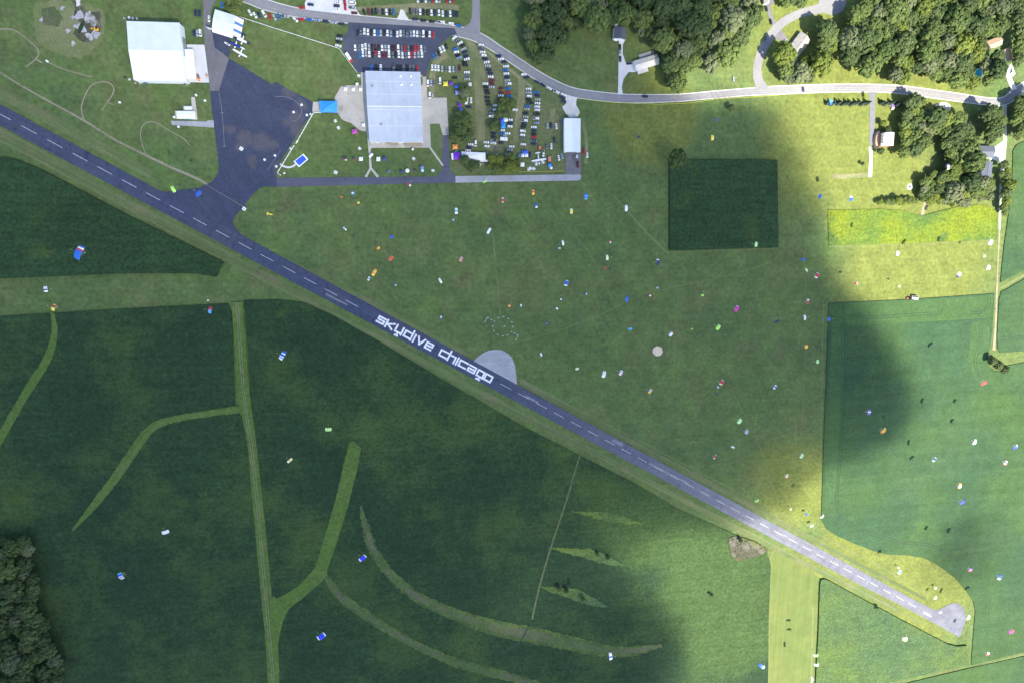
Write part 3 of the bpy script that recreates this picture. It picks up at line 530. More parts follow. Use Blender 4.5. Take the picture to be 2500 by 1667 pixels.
# white landing target laid on the grass
tgt = []
for (x, y, a) in ((1507, 467, 8), (1575, 490, 28), (1622, 540, 65), (1637, 603, 88), (1618, 667, -65), (1563, 714, -28), (1497, 730, 0), (1430, 709, 33), (1380, 660, 62), (1363, 595, 88), (1385, 527, -65), (1440, 482, -22), (1295, 480, 25), (1341, 508, 28), (1273, 497, -62), (1256, 533, -62), (1656, 689, 28), (1700, 712, 28), (1699, 737, -62), (1679, 772, -62), (1520, 597, -22)):
    ca, sa = math.cos(R(a))*14, math.sin(R(a))*14
    tgt.append([(*r5(x-ca, y-sa), 1.2), (*r5(x+ca, y+sa), 1.2)])
ribbon('landing_target_marking', tgt, M_line, sm=False)
ribbon('apron_marking', [[(*cAp(155, 420), .5), (*cAp(190, 655), .5), (*cAp(215, 1020), .5)], [(*cAp(770, 478), .5), (*cAp(900, 485), .5), (*cAp(1000, 535), .5), (*cAp(1055, 610), .5), (*cAp(1045, 690), .5), (*cAp(980, 755), .5)], [(*cAp(690, 1282), .5), (*cAp(830, 1065), .5)], [(*cAp(170, 655), .7), (*cAp(210, 657), .7)], [(*cAp(200, 1022), .7), (*cAp(235, 1020), .7)]], M_line2)
ribbon('hold_line', [[(503+i*(602-503)/16, 451+i*(510-451)/16, 1.1), (503+(i+.6)*(602-503)/16, 451+(i+.6)*(510-451)/16, 1.1)] for i in range(16)], plain('tan_paint_line', (.33, .24, .17), .8), sm=False)
# stall lines
st = []
for (x0, x1, y0, y1, n, rot) in ((470, 1755, 500, 600, 24, 22), (430, 1610, 745, 850, 22, 22), (500, 1570, 850, 955, 20, 14), (685, 1490, 1090, 1165, 15, 12)):
    for i in range(n+1):
        x = x0+(x1-x0)*i/n; dy = rot*(i/n)
        st.append([(*cA(x, y0+dy), .35), (*cA(x, y1+dy), .35)])
    if y0 < 800: st.append([(*cA(x0, y1), .35), (*cA(x1, y1+rot), .35)])
ribbon('stall_markings', st, M_line2, sm=False)
for i, (p, a) in enumerate(((r1(1860, 40), 0), (r1(1893, 68), 0))): pass

print('LAY', LAY, Z_LOT)
# ---------------------------------------------------------------- buildings
M_roofw = mott('white_metal_roof', [((.66, .68, .71), .05, .58, .08, .5)], (.78, .80, .84), .03, .3, ((94, .01, .5, .05),), rough=.5, grain2=.03)
M_roofb = mott('pale_blue_metal_roof', [((.37, .41, .48), .04, .56, .08, .6), ((.33, .35, .40), .15, .68, .04, .4)], (.43, .47, .55), .03, .3, ((-84, .01, .45, .07),), rough=.5, grain2=.04)
M_wallw = plain('white_metal_wall', (.74, .75, .78), .6, 0, .05, .3)
M_blue = plain('blue_trim_paint', (.06, .16, .42), .5)
M_shg = plain('grey_shingle', (.28, .27, .26), .9, 0, .2, .6)
M_shd = plain('dark_slate_roof', (.085, .10, .14), .8, 0, .15, .6)
M_shb = plain('tan_shingle', (.42, .28, .20), .9, 0, .2, .6)
M_shw = plain('light_shingle', (.55, .53, .50), .85, 0, .12, .5)
M_brick = plain('brick', (.34, .16, .12), .9, 0, .2, 1.5)
M_glass = plain('dark_glass', (.015, .018, .025), .08, 0, .3, 1)
M_dark = plain('dark_metal', (.05, .05, .06), .5)
M_steel = plain('grey_steel', (.32, .33, .35), .5, .3)
M_wood = plain('weathered_wood', (.30, .24, .17), .85)
M_tarpb = plain('blue_canvas', (.03, .28, .80), .6, 0, .10, .3)
M_tarpr = plain('royal_blue_canvas', (.03, .10, .62), .6, 0, .10, .3)
M_canw = plain('white_canvas', (.80, .80, .82), .6, 0, .05, .4)
M_purple = plain('purple_canvas', (.20, .03, .48), .6)
M_magenta = plain('magenta_canvas', (.50, .06, .38), .6)
M_yellow = plain('yellow_canvas', (.85, .70, .08), .6)
M_orange = plain('orange_canvas', (.85, .32, .08), .6)
M_teal = plain('teal_canvas', (.05, .35, .45), .6)
M_red = plain('red_paint', (.50, .04, .04), .5)
M_yelp = plain('yellow_machine_paint', (.75, .42, .04), .5)
M_greenp = plain('green_machine_paint', (.04, .30, .22), .5)
M_skin = plain('skin', (.45, .28, .2), .6)
M_cloth = plain('dark_cloth', (.05, .05, .07), .8)
M_rubber = plain('rubber', (.02, .02, .02), .8)

def frame(pts, z):
    """corners on the photo plan at height z -> centre, axes and half sizes of the fitted rectangle"""
    w = [P(x, y, z) for x, y in pts]
    c = sum(w, Vector())/4
    u = ((w[1]-w[0])+(w[2]-w[3])); L = u.length/4; u.normalize(); v = Vector((-u.y, u.x, 0)); W = abs(((w[0]+w[1])-(w[3]+w[2])).dot(v))/4
    return Vector((c.x, c.y, 0)), math.atan2(u.y, u.x), L, W
def box_building(name, pts, h, ridge, rise, roof, wall, label, cat='building', over=.3, roof2=None, doors=(), win=(), group=None):
    """pts: roof corners NW NE SE SW at eaves height; ridge 'x' along the first edge or 'y'"""
    c, rz, L, W = frame(pts, h)
    root = empty(name, c, rz); tag(root, label, cat, group)
    l, w = L-over, W-over; mb = MB(); mb.box((0, 0, h/2-.02), (2*l, 2*w, h-.04))
    if ridge == 'x': mb.add([(-l, -w, h-.04), (-l, w, h-.04), (-l, 0, h+rise*.93-.04), (l, -w, h-.04), (l, w, h-.04), (l, 0, h+rise*.93-.04)], [(0, 2, 1), (3, 4, 5)])
    else: mb.add([(-l, -w, h-.04), (l, -w, h-.04), (0, -w, h+rise*.93-.04), (-l, w, h-.04), (l, w, h-.04), (0, w, h+rise*.93-.04)], [(0, 1, 2), (3, 5, 4)])
    mb.build('wall', wall, root)
    t = .15; rb = MB()
    for s, mi in ((-1, 0), (1, 1)):
        if roof2: rb.cur = mi
        if ridge == 'x': a = [(-L, s*W, h), (L, s*W, h), (L, 0, h+rise), (-L, 0, h+rise)]
        else: a = [(s*L, -W, h), (s*L, W, h), (0, W, h+rise), (0, -W, h+rise)]
        vs = [Vector(p) for p in a]; n = (vs[1]-vs[0]).cross(vs[3]-vs[0]); 
        if n.z < 0: vs.reverse()
        rb.add(vs+[p-Vector((0, 0, t)) for p in vs], [(0, 1, 2, 3), (7, 6, 5, 4), (0, 4, 5, 1), (1, 5, 6, 2), (2, 6, 7, 3), (3, 7, 4, 0)])
    rf = rb.build('roof', [roof, roof2] if roof2 else roof, root)
    cap = MB()
    if ridge == 'x': cap.box((0, 0, h+rise+.05), (2*L, .5, .12))
    else: cap.box((0, 0, h+rise+.05), (.5, 2*W, .12))
    cap.build('ridge_cap', M_wallw if roof in (M_roofw, M_roofb) else roof, rf)
    for (side, at, wd, ht, z0, mt, nm) in list(doors)+list(win):
        d = MB()
        if side in 'ns': d.box((at*l, (w+.04)*(1 if side == 'n' else -1), z0+ht/2), (wd, .14, ht))
        else: d.box(((l+.04)*(1 if side == 'e' else -1), at*w, z0+ht/2), (.14, wd, ht))
        d.build(nm, mt, root)
    return root, l, w, rf

# large terminal
t, l, w, rf = box_building('terminal_building', m(c4, [(728, 122), (1435, 138), (1492, 1032), (806, 1032)]), 7, 'x', 2.2, M_roofb, M_wallw, 'largest building, pale blue metal roof, beside the square car park', doors=[('s', -.35, 5, 3, 0, M_glass, 'glass_door'), ('s', .1, 6, 3, 0, M_wallw, 'door'), ('w', .2, 6, 4, 0, M_dark, 'door'), ('e', -.4, 5, 3.4, 0, M_dark, 'door')], win=[('s', x, 2.2, 1.4, 1.2, M_glass, 'window') for x in (-.85, -.6, .45)]+[('w', x, 2, 1.3, 1.5, M_glass, 'window') for x in (-.7, -.4, .6)]+[('n', x, 2, 1.3, 1.5, M_glass, 'window') for x in (-.6, -.2, .5)])
for (x, y) in ((1190, 190), (1323, 190), (1203, 300), (1330, 300), (830, 320), (945, 808)):
    p = P(*c4(x, y), 8.2)-t.location; q = Matrix.Rotation(-t.rotation_euler.z, 3, 'Z') @ p
    zz = 7+2.2*(1-abs(q.y)/(w+.3)); mb = MB(); mb.box((q.x, q.y, zz+.35), (1.5, 1.5, .8)); mb.box((q.x, q.y, zz+.85), (1.1, 1.1, .2))
    mb.build('roof_vent', M_canw if x > 1000 else M_steel, rf)
mb = MB()
for k in (-.55, -.1, .35, .72): mb.box((0, k*w, 7+2.2*(1-abs(k))+.02), (2*l, .14, .1))
mb.build('roof_seam', M_wallw, rf)
# porch along the south front
po = MB(); po.box((l*.62, -w-1.4, 3), (14, 3, .12)); po.box((-l*.08, -w-1.0, 3.1), (6, 2.4, .12))
for x in (l*.62-6.8, l*.62+6.8, -l*.08-2.8, -l*.08+2.8): po.box((x, -w-2.2, 1.5), (.15, .15, 3))
po.build('porch', M_wood, t)
# left hangar
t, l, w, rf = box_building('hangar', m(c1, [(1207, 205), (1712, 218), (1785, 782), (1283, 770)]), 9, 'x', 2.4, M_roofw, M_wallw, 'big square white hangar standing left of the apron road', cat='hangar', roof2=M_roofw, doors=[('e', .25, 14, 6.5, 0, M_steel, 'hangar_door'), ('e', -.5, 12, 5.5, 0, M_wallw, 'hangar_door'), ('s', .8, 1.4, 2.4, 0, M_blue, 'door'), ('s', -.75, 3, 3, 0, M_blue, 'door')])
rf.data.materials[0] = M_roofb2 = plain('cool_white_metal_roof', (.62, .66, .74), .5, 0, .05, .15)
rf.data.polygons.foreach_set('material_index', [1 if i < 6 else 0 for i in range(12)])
mb = MB(); mb.box((l+3, -w*.35, 4.2), (6, w*1.05, .2)); [mb.box((l+5.6, -w*.35+s*w*.5, 2.1), (.2, .2, 4.2)) for s in (-1, 0, 1)]
mb.build('canopy_roof', M_roofw, t)
# small hangar
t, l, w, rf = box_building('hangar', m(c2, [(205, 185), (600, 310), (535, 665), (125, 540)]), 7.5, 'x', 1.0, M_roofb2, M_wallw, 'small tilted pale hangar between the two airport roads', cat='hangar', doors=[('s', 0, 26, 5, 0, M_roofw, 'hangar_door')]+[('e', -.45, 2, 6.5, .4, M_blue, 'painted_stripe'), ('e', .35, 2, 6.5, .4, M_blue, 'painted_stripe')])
mb = MB(); mb.box((l-2.6, -w*.62, 8.2), (.1, .1, .3)); 
mb = MB(); mb.loft([[(l+.3, -w, 7.4), (l+.3, w, 7.4), (l+.3, w, 7.55), (l+.3, -w, 7.55)], [(l+4.6, -w, 3.4), (l+4.6, w, 3.4), (l+4.6, w, 3.55), (l+4.6, -w, 3.55)]]); mb.build('lean_to_roof', M_roofw, t)
mb = MB()
for y in (-.5, .3): mb.loft([[(l+.3, y*w-1, 7.6), (l+.3, y*w+1, 7.6), (l+.3, y*w+1, 7.7), (l+.3, y*w-1, 7.7)], [(l+4.6, y*w-1, 3.6), (l+4.6, y*w+1, 3.6), (l+4.6, y*w+1, 3.7), (l+4.6, y*w-1, 3.7)]])
mb.build('painted_stripe', M_blue, t)
mb = MB(); mb.loft([[(-l, -w-.3, 7.3), (l, -w-.3, 7.3), (l, -w-.3, 7.45), (-l, -w-.3, 7.45)], [(-l, -w-2.6, 5.8), (l, -w-2.6, 5.8), (l, -w-2.6, 5.95), (-l, -w-2.6, 5.95)]]); mb.build('canopy_roof', M_roofw, t)
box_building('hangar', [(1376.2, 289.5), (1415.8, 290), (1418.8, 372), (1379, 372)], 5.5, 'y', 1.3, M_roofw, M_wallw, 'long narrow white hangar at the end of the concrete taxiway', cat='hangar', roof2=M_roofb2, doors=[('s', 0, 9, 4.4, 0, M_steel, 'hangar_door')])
box_building('outbuilding', m(cH, [(492, 700), (655, 703), (655, 835), (488, 832)]), 4, 'x', 2, M_shd, M_wallw, 'upper grey roofed farm shed beside the gravel yard', cat='shed', roof2=None, doors=[('e', 0, 4, 3, 0, M_wood, 'door')])
box_building('outbuilding', m(cH, [(532, 874), (638, 876), (632, 1045), (518, 1045)]), 4, 'y', 1.2, M_shd, M_wallw, 'lower grey farm shed with a dark open lean-to', cat='shed', doors=[('w', 0, 4, 3, 0, M_dark, 'door')])
box_building('garage', m(cM, [(905, 235), (1008, 252), (1005, 352), (898, 345)]), 4.5, 'y', 2, M_shd, M_wallw, 'grey gabled garage at the end of the straight white driveway', cat='garage', roof2=M_shd, doors=[('s', .3, 4, 2.6, 0, M_wallw, 'garage_door')])
mb = MB(); mb.box((0, 0, 2.3), (3, 13, .12)); [mb.box((-1.3, y, 1.15), (.12, .12, 2.3)) for y in (-6, 0, 6)]
p = P(*cM(918, 290), 2.3); tag(mb.build('carport', M_roofw, None, loc=(p.x, p.y, 0)), 'narrow white carport along the left side of the grey garage', 'carport')
t, l, w, rf = box_building('house', m(cM, [(1070, 545), (1275, 478), (1305, 570), (1098, 625)]), 3.5, 'x', 2, M_shw, M_wallw, 'white roofed ranch house beside the curved white driveway', cat='house', roof2=None, doors=[('s', -.5, 5, 2.3, 0, M_wallw, 'garage_door'), ('s', .2, 1.2, 2.2, 0, M_brick, 'door')], win=[('s', x, 1.8, 1.2, 1, M_glass, 'window') for x in (.45, .75)]+[('n', x, 1.8, 1.2, 1, M_glass, 'window') for x in (-.3, .2, .6)])
mb = MB(); mb.box((l*.3, w+2.2, .7), (14, 4.4, .15)); [mb.box((l*.3+x, w+4.3, .9), (.12, .12, 1.8)) for x in (-6.9, -3, 0, 3, 6.9)]; mb.box((l*.3, w+4.3, 1.75), (14, .1, .1)); mb.build('deck', M_steel, t)
mb = MB(); mb.box((-l*.45, -w-1.6, 3.2), (9.5, 3.6, .2)); mb.build('wing_roof', M_shw, t)
t, l, w, rf = box_building('house', m(cS, [(930, 630), (1110, 810), (800, 1110), (620, 930)]), 3.6, 'y', 2.2, M_shg, M_wallw, 'grey shingled house among trees beside the curved side road', cat='house', doors=[('n', 0, 4, 2.3, 0, M_wallw, 'garage_door')], win=[('w', x, 1.6, 1.2, 1, M_glass, 'window') for x in (-.6, 0, .6)])
t2, l, w, rf = box_building('house', m(cQ, [(410, 975), (640, 975), (650, 1230), (400, 1235)]), 6, 'y', 2.6, M_shw, M_brick, 'pale roofed brick house at the foot of the grey driveway', cat='house', roof2=None, doors=[('w', -.7, 4, 2.4, 0, M_wallw, 'garage_door')], win=[('w', x, 1.2, 1.4, 1, M_glass, 'window') for x in (-.2, .2, .6)])
mb = MB()
for y in (-.7, -.25, .2, .65):
    mb.box((-l*.55, y*w, 7.9), (2.4, 1.6, 1.2)); mb.box((-l*.78, y*w, 8.56), (3.2, 2.0, .12))
mb.build('dormer', M_wallw, rf)
mb = MB(); mb.loft([[( -l-.1+math.cos(a)*3.4*k-0, math.sin(a)*8*k, z) for a in [math.pi*i/8+math.pi/2 for i in range(9)]] for k, z in ((1, 0), (1, 3), (.96, 3.1))]); mb.build('porch', M_shb, t2)
box_building('house', m(cR, [(1995, 380), (2135, 320), (2165, 395), (2060, 440)]), 3.6, 'x', 1.8, M_shb, M_wallw, 'tan roofed house half hidden by trees at the top right', cat='house')
box_building('garage', m(cR, [(2180, 440), (2230, 415), (2255, 530), (2205, 550)]), 3.4, 'y', 1.4, M_shb, M_wallw, 'narrow tan roofed garage at the top of the white driveway', cat='garage')
box_building('house', m(cS, [(190, -60), (300, -60), (300, 60), (200, 90)]), 3.4, 'y', 1.4, M_shg, M_wallw, 'grey roof cut by the top edge beside two parked cars', cat='house')
# toilets and small shed left of apron
t, l, w, rf = box_building('shed', m(c1, [(1690, 1065), (1865, 1065), (1868, 1138), (1692, 1138)]), 2.8, 'x', .5, M_roofw, M_wallw, 'long low white shed on the concrete pad left of the apron', cat='shed', doors=[('s', x, 1.2, 2, 0, M_steel, 'door') for x in (-.5, .4)])
box_building('shed', m(c1, [(1765, 1020), (1835, 1020), (1835, 1052), (1765, 1052)]), 2.4, 'x', .3, M_roofw, M_wallw, 'small white shed just above the long low one', cat='shed')
box_building('shed', [(2425.5, 880), (2436, 878), (2433, 890), (2428, 890)], 2.2, 'y', .4, M_roofw, M_wallw, 'tiny white roofed shed in the bushes at the grass lane corner', cat='shed')

# ---------------------------------------------------------------- tents, awnings, marquees
def tent(name, pts, h, rise, mat, label, cat='tent', poles=True, sag=0.0, n=6):
    w = [P(x, y, h) for x, y in pts]; c = sum(w, Vector())/len(w); c.z = 0
    q = [p-c for p in w]; root = empty(name, c); tag(root, label, cat)
    mb = MB(); rings = []
    for k in range(n+1):
        t_ = k/n; zz = h+rise*(t_**(1.3 if rise > 0 else 1)); ring = []
        for i in range(len(q)):
            for j in range(5):
                a = q[i].lerp(q[(i+1) % len(q)], j/5); inn = 1-sag*math.sin(math.pi*j/5)*(1-t_)
                ring.append(Vector((a.x*inn*(1-t_*.97), a.y*inn*(1-t_*.97), zz)))
        rings.append(ring)
    mb.loft([[p-Vector((0, 0, .06)) for p in rings[0]]]+rings, cap=False); mb.add(rings[-1], [tuple(range(len(rings[-1])))])
    mb.build('canopy', mat, root, smooth=False)
    if poles:
        for p in q:
            pm = MB(); pm.tube((p.x*.97, p.y*.97, 0), (p.x*.97, p.y*.97, h), .06); pm.build('pole', M_steel, root)
    return root
def quad(f, x, y, w_, h_): return m(f, [(x-w_/2, y-h_/2), (x+w_/2, y-h_/2), (x+w_/2, y+h_/2), (x-w_/2, y+h_/2)])
tent('boarding_canopy', m(c4, [(150, 505), (385, 508), (388, 660), (168, 656)]), 4, 2.2, M_tarpb, 'large bright blue canopy over the path from patio to apron', 'canopy', sag=.05)
t = empty('pond_pavilion', P(*cAp(1050, 1175))); tag(t, 'tilted white framed square with bright blue pool cover on the grass', 'pool')
ps = [P(*cAp(*p), .5)-P(*cAp(1050, 1175)) for p in ((1078, 1102), (1133, 1162), (1030, 1250), (970, 1187))]
mb = MB(); mb.loft([[(p.x*1, p.y*1, z) for p in ps] for z in (0, .5)]); mb.build('deck', M_canw, t)
mb = MB(); mb.loft([[(p.x*.78, p.y*.78, z) for p in ps] for z in (.4, .56)]); mb.build('pool_liner', M_tarpr, t)
ribbon('curved_path', [(*cAp(825, 1215), 4.6), (*cAp(865, 1240), 4.6), (*cAp(915, 1252), 4.6), (*cAp(965, 1240), 4.6), (*cAp(998, 1215), 4.6)], M_white)
tent('marquee', m(cG, [(540, 425), (1150, 455), (1160, 640), (545, 655)]), 3.2, 1.4, M_canw, 'long white marquee at the corner of the parking meadow', 'marquee')
tent('awning', m(cG, [(1010, 625), (1212, 640), (1212, 690), (1012, 680)]), 2.6, .2, M_canw, 'white awning attached below the right end of the marquee', 'awning')
tent('market_tent', m(cG, [(320, 440), (510, 430), (535, 630), (330, 645)]), 3, 1.6, M_purple, 'deep purple tent at the left end of the long marquee', sag=.12)
tent('market_tent', m(cG, [(272, 470), (325, 465), (345, 635), (295, 635)]), 2.6, .6, M_canw, 'white strip tent left of the purple tent')
tent('market_tent', m(cG, [(305, 240), (445, 230), (450, 365), (310, 375)]), 3, 1.6, M_orange, 'orange tent just above the purple tent', sag=.15)
tent('market_tent', m(cG, [(375, 390), (430, 385), (435, 425), (378, 430)]), 2.4, .8, M_teal, 'small teal tent between the orange and purple tents', sag=.1)
tent('market_tent', m(cC, [(855, -5), (975, -5), (985, 120), (850, 120)]), 3, 1.6, M_yellow, 'yellow tent among the cars right of the terminal', sag=.2)
tent('market_tent', m(cC, [(1005, 0), (1110, 0), (1120, 85), (1010, 95)]), 3, 1.5, M_purple, 'lilac purple tent right of the yellow one', sag=.15)
tent('market_tent', m(cC, [(1150, 90), (1240, 85), (1248, 165), (1158, 170)]), 2.8, 1.2, M_tarpr, 'small blue tent with a white edge below the lilac tent')
tent('market_tent', m(cC, [(1165, 230), (1275, 230), (1280, 330), (1170, 335)]), 2.8, 1.2, plain('lavender_canvas', (.30, .30, .70), .6), 'lavender tent in the tree line right of the terminal', sag=.1)
tent('market_tent', m(cC, [(1225, 545), (1310, 545), (1330, 645), (1235, 650)]), 2.8, 1.3, M_purple, 'dark violet tent above a blue tent in the tree line', sag=.1)
tent('market_tent', m(cC, [(1265, 672), (1345, 670), (1350, 750), (1270, 752)]), 2.8, 1.0, M_tarpr, 'blue tent directly below the dark violet one')
tent('market_tent', m(cE, [(220, 930), (305, 930), (310, 1040), (225, 1040)]), 2.8, 1.0, M_tarpr, 'upper blue tent between the parked car rows')
tent('market_tent', m(cE, [(310, 920), (410, 920), (412, 1020), (315, 1025)]), 2.8, 1.0, M_canw, 'white tent joined to the upper blue tent')
tent('market_tent', m(cE, [(240, 1045), (352, 1045), (350, 1195), (240, 1195)]), 2.8, 1.0, M_tarpb, 'larger sky blue tent below the joined white and blue pair')
tent('market_tent', m(cF, [(515, 710), (655, 710), (658, 790), (515, 790)]), 2.8, 1.2, M_tarpr, 'blue tent above two white ones left of the jump plane')
tent('market_tent', m(cF, [(500, 800), (572, 798), (575, 880), (498, 882)]), 2.8, 1.2, M_canw, 'left of two white tents beside the jump plane')
tent('market_tent', m(cF, [(585, 795), (670, 793), (672, 875), (588, 878)]), 2.8, 1.2, M_canw, 'right of two white tents beside the jump plane')
tent('market_tent', m(cF, [(425, 800), (480, 800), (480, 875), (425, 875)]), 2.4, .8, plain('slate_blue_canvas', (.10, .20, .38), .6), 'slate blue tent left of the two white tents')
tent('market_tent', m(cF, [(1185, 1045), (1265, 1045), (1262, 1130), (1190, 1130)]), 2.6, 1.0, M_tarpb, 'light blue tent below the red and white truck')
tent('market_tent', m(cF, [(475, 1015), (575, 1020), (578, 1122), (478, 1125)]), 2.6, .5, M_canw, 'white square shelter in the grass below the slate blue tent')
tent('market_tent', m(cF, [(105, 785), (188, 785), (188, 870), (108, 875)]), 2.6, .4, M_steel, 'flat grey shelter under the trees')
tent('market_tent', m(c4, [(565, 870), (625, 860), (650, 925), (575, 930)]), 2.8, 1.2, M_magenta, 'magenta tent at the edge of the left patio', sag=.15)
tent('market_tent', quad(c4, 685, 1247, 50, 50), 2.6, .9, M_canw, 'white gazebo left of the forked footpath', 'gazebo')
tent('market_tent', quad(c4, 907, 1249, 48, 54), 2.6, .9, M_canw, 'white gazebo right of the forked footpath', 'gazebo')
def umbrella(x, y, r, mat, label, square=False, f=c4):
    p = P(*f(x, y), 2.4); p.z = 0; root = empty('parasol', p); tag(root, label, 'parasol')
    n = 4 if square else 8; mb = MB()
    mb.loft([[(r*k*math.cos(2*math.pi*(i+.5)/n), r*k*math.sin(2*math.pi*(i+.5)/n), z) for i in range(n)] for k, z in ((1, 2.1), (1.01, 2.2), (.5, 2.55), (.04, 2.75))]); mb.build('shade', mat, root)
    mb = MB(); mb.tube((0, 0, 0), (0, 0, 2.7), .04); mb.build('pole', M_steel, root)
    mb = MB(); mb.loft([[(.9*math.cos(a), .9*math.sin(a), z) for a in [math.pi*i/4 for i in range(8)]] for z in (.68, .74)]); mb.build('table_top', M_wood, root)
umbrella(487, 357, 1.9, M_canw, 'square white parasol at the left of three on the upper patio', True)
umbrella(587, 360, 1.9, M_canw, 'square white parasol in the middle of three on the patio', True)
umbrella(680, 360, 1.8, M_canw, 'square white parasol nearest the terminal wall', True)
umbrella(718, 812, 1.8, M_canw, 'lone square white parasol at the lower end of the patio', True)
umbrella(823, 1190, 1.2, M_canw, 'upper round white parasol where the footpath starts')
umbrella(803, 1212, 1.2, M_canw, 'lower round white parasol where the footpath starts')
umbrella(1278, 1397, 1.7, M_canw, 'large round white parasol on the lower lawn')
umbrella(1470, 1393, 1.3, plain('pale_blue_canvas', (.45, .65, .8), .6), 'pale blue parasol on the lower lawn')
umbrella(1465, 1357, 1.5, plain('faded_blue_canvas', (.16, .26, .45), .6), 'faded blue parasol just above the pale blue one')
umbrella(1203, 1410, 1.4, plain('navy_canvas', (.03, .05, .16), .6), 'navy parasol left of the large round white one')
umbrella(1040, 1405, 1.3, plain('denim_canvas', (.08, .14, .30), .6), 'denim blue parasol right of the forked footpath')
umbrella(1380, 1395, 1.2, M_dark, 'black parasol between the white and pale blue ones')
umbrella(985, 1245, 1.9, plain('ink_blue_canvas', (.03, .06, .18), .6), 'ink blue parasol right of the white gazebo')
umbrella(635, 290, 1.2, M_canw, 'white parasol above the patio corner')
umbrella(1346, 1122, 1.0, M_canw, 'small white parasol just below the terminal terrace')
umbrella(1265, 1152, 1.3, M_canw, 'round white parasol below the light blue tent', f=cF)
def table(f, x, y, a, label, mat=M_canw, s=1.0):
    p = P(*f(x, y)); root = empty('picnic_table', p, -R(a)); tag(root, label, 'table')
    mb = MB(); mb.box((0, 0, .74), (2.2*s, .8*s, .06)); mb.build('table_top', mat, root)
    for sy in (-1, 1):
        mb = MB(); mb.box((0, sy*.85*s, .44), (2.2*s, .3*s, .05)); mb.build('bench', mat, root)
    for sx in (-1, 1):
        mb = MB(); mb.box((sx*.8*s, 0, .36), (.08, .7*s, .72)); mb.box((sx*.8*s, 0, .4), (.08, 1.8*s, .06)); mb.build('leg', M_steel, root)
for x, y, a, l_ in ((670, 1115, 50, 'white picnic table left of the footpath below the patio'), (1358, 1245, 45, 'white picnic table on the lawn below the terrace'), (1605, 1397, 0, 'white picnic table near the lower right lawn corner'),
                    (362, 765, 60, 'white picnic table below the blue canopy'), (400, 852, 50, 'grey picnic table further below the blue canopy'), (365, 1420, 22, 'long white bench table near the grey taxiway'), (660, 190, 5, 'white table beside the upper left terminal corner')):
    table(c4, x, y, a, l_, s=1.35 if 'long' in l_ else 1.1)
for i, (f, x, y, l_) in enumerate(((cF, 690, 1195, 'left of three pale tables on the strip by the taxiway'), (cF, 730, 1165, 'middle of three pale tables on the strip by the taxiway'), (cF, 815, 1180, 'right of three pale tables on the strip by the taxiway'), (cF, 1050, 1012, 'pale table right of the jump plane nose'), (cF, 880, 1060, 'pale table left of the jump plane nose'), (cF, 315, 1205, 'pale table beside the yellow tape near the trees'), (cG, 990, 760, 'white table on bare ground below the marquee'), (cG, 1460, 535, 'tan pallet table right of the marquee'))):
    table(f, x, y, 20*i, l_, s=1.2)
def firepit(x, y, l_):
    p = P(*c4(x, y)); root = empty('grill', p); tag(root, l_, 'grill')
    mb = MB(); mb.loft([[(r*math.cos(a), r*math.sin(a), z) for a in [math.pi*i/5 for i in range(10)]] for r, z in ((.8, .4), (1.2, .9), (1.2, 1.2), (.7, 1.5))]); mb.build('drum', M_dark, root)
    for sx in (-1, 1):
        mb = MB(); mb.box((sx*.8, 0, .3), (.1, .9, .6)); mb.build('leg', M_steel, root)
    mb = MB(); mb.box((0, -1.7, .8), (1.6, .8, .08)); mb.build('shelf', M_red if x != 495 else M_canw, root)
firepit(460, 1235, 'left black grill with red shelf on the lawn'); firepit(495, 1235, 'middle black grill with white shelf on the lawn'); firepit(595, 1237, 'right black grill with red shelf, standing apart')
# markers on the apron
def marker(f, x, y, l_, sq=False):
    p = P(*f(x, y)); root = empty('marker_drum', p); tag(root, l_, 'marker')
    n = 4 if sq else 12; mb = MB(); mb.loft([[(r*math.cos(2*math.pi*i/n), r*math.sin(2*math.pi*i/n), z) for i in range(n)] for r, z in ((.95, 0), (.95, .5), (.8, .62))]); mb.build('body', M_canw, root)
    mb = MB(); mb.loft([[(r*math.cos(2*math.pi*i/8), r*math.sin(2*math.pi*i/8), z) for i in range(8)] for r, z in ((.22, .6), (.18, .95))]); mb.build('cap', M_steel, root)
for x, y, l_ in ((1060, 568, 'white marker drum nearest the blue canopy end of the apron'), (972, 648, 'white marker drum inside the painted arc on the apron'), (1117, 680, 'white marker drum at the right corner of the apron'), (768, 1122, 'white marker drum at the top of the painted diagonal line'), (655, 1168, 'white marker drum left of the painted diagonal line'), (783, 1242, 'white marker drum beside the curved white path')):
    marker(cAp, x, y, l_)
for x, y, l_ in ((1157, 670, 'white square box at the upper end of the white fence'), (938, 1045, 'white square box beside the fence gate'), (1010, 970, 'white square box on the fence line above the gate'), (870, 1315, 'white square box at the lower end of the fence')):
    marker(cAp, x, y, l_, True)
def diamond(f, x, y, l_):
    p = P(*f(x, y)); root = empty('sign_board', p, R(-35)); tag(root, l_, 'sign')
    mb = MB(); mb.box((0, 0, .25), (2.6, 2.6, .4)); mb.build('board', M_canw, root)
    mb = MB(); mb.box((0, 0, .5), (.7, .7, .12)); mb.build('centre_mark', M_dark, root)
diamond(cAp, 400, 1048, 'white diamond board with black dot lying on the middle of the apron')
diamond(r1, 203, 450, 'white diamond board with black dot at the lower end of the hold line')
p = P(*r1(562, 524)); root = empty('wind_tee', p, R(-14)); tag(root, 'yellow T shaped wind indicator on the grass near the apron', 'wind indicator')
mb = MB(); mb.box((0, 0, 1.2), (3.6, .9, .12)); mb.build('arm', M_yellow, root); mb = MB(); mb.box((-2, 0, 1.2), (.9, 2.6, .12)); mb.build('crossbar', M_yellow, root); mb = MB(); mb.tube((0, 0, 0), (0, 0, 1.2), .06); mb.build('post', M_steel, root)
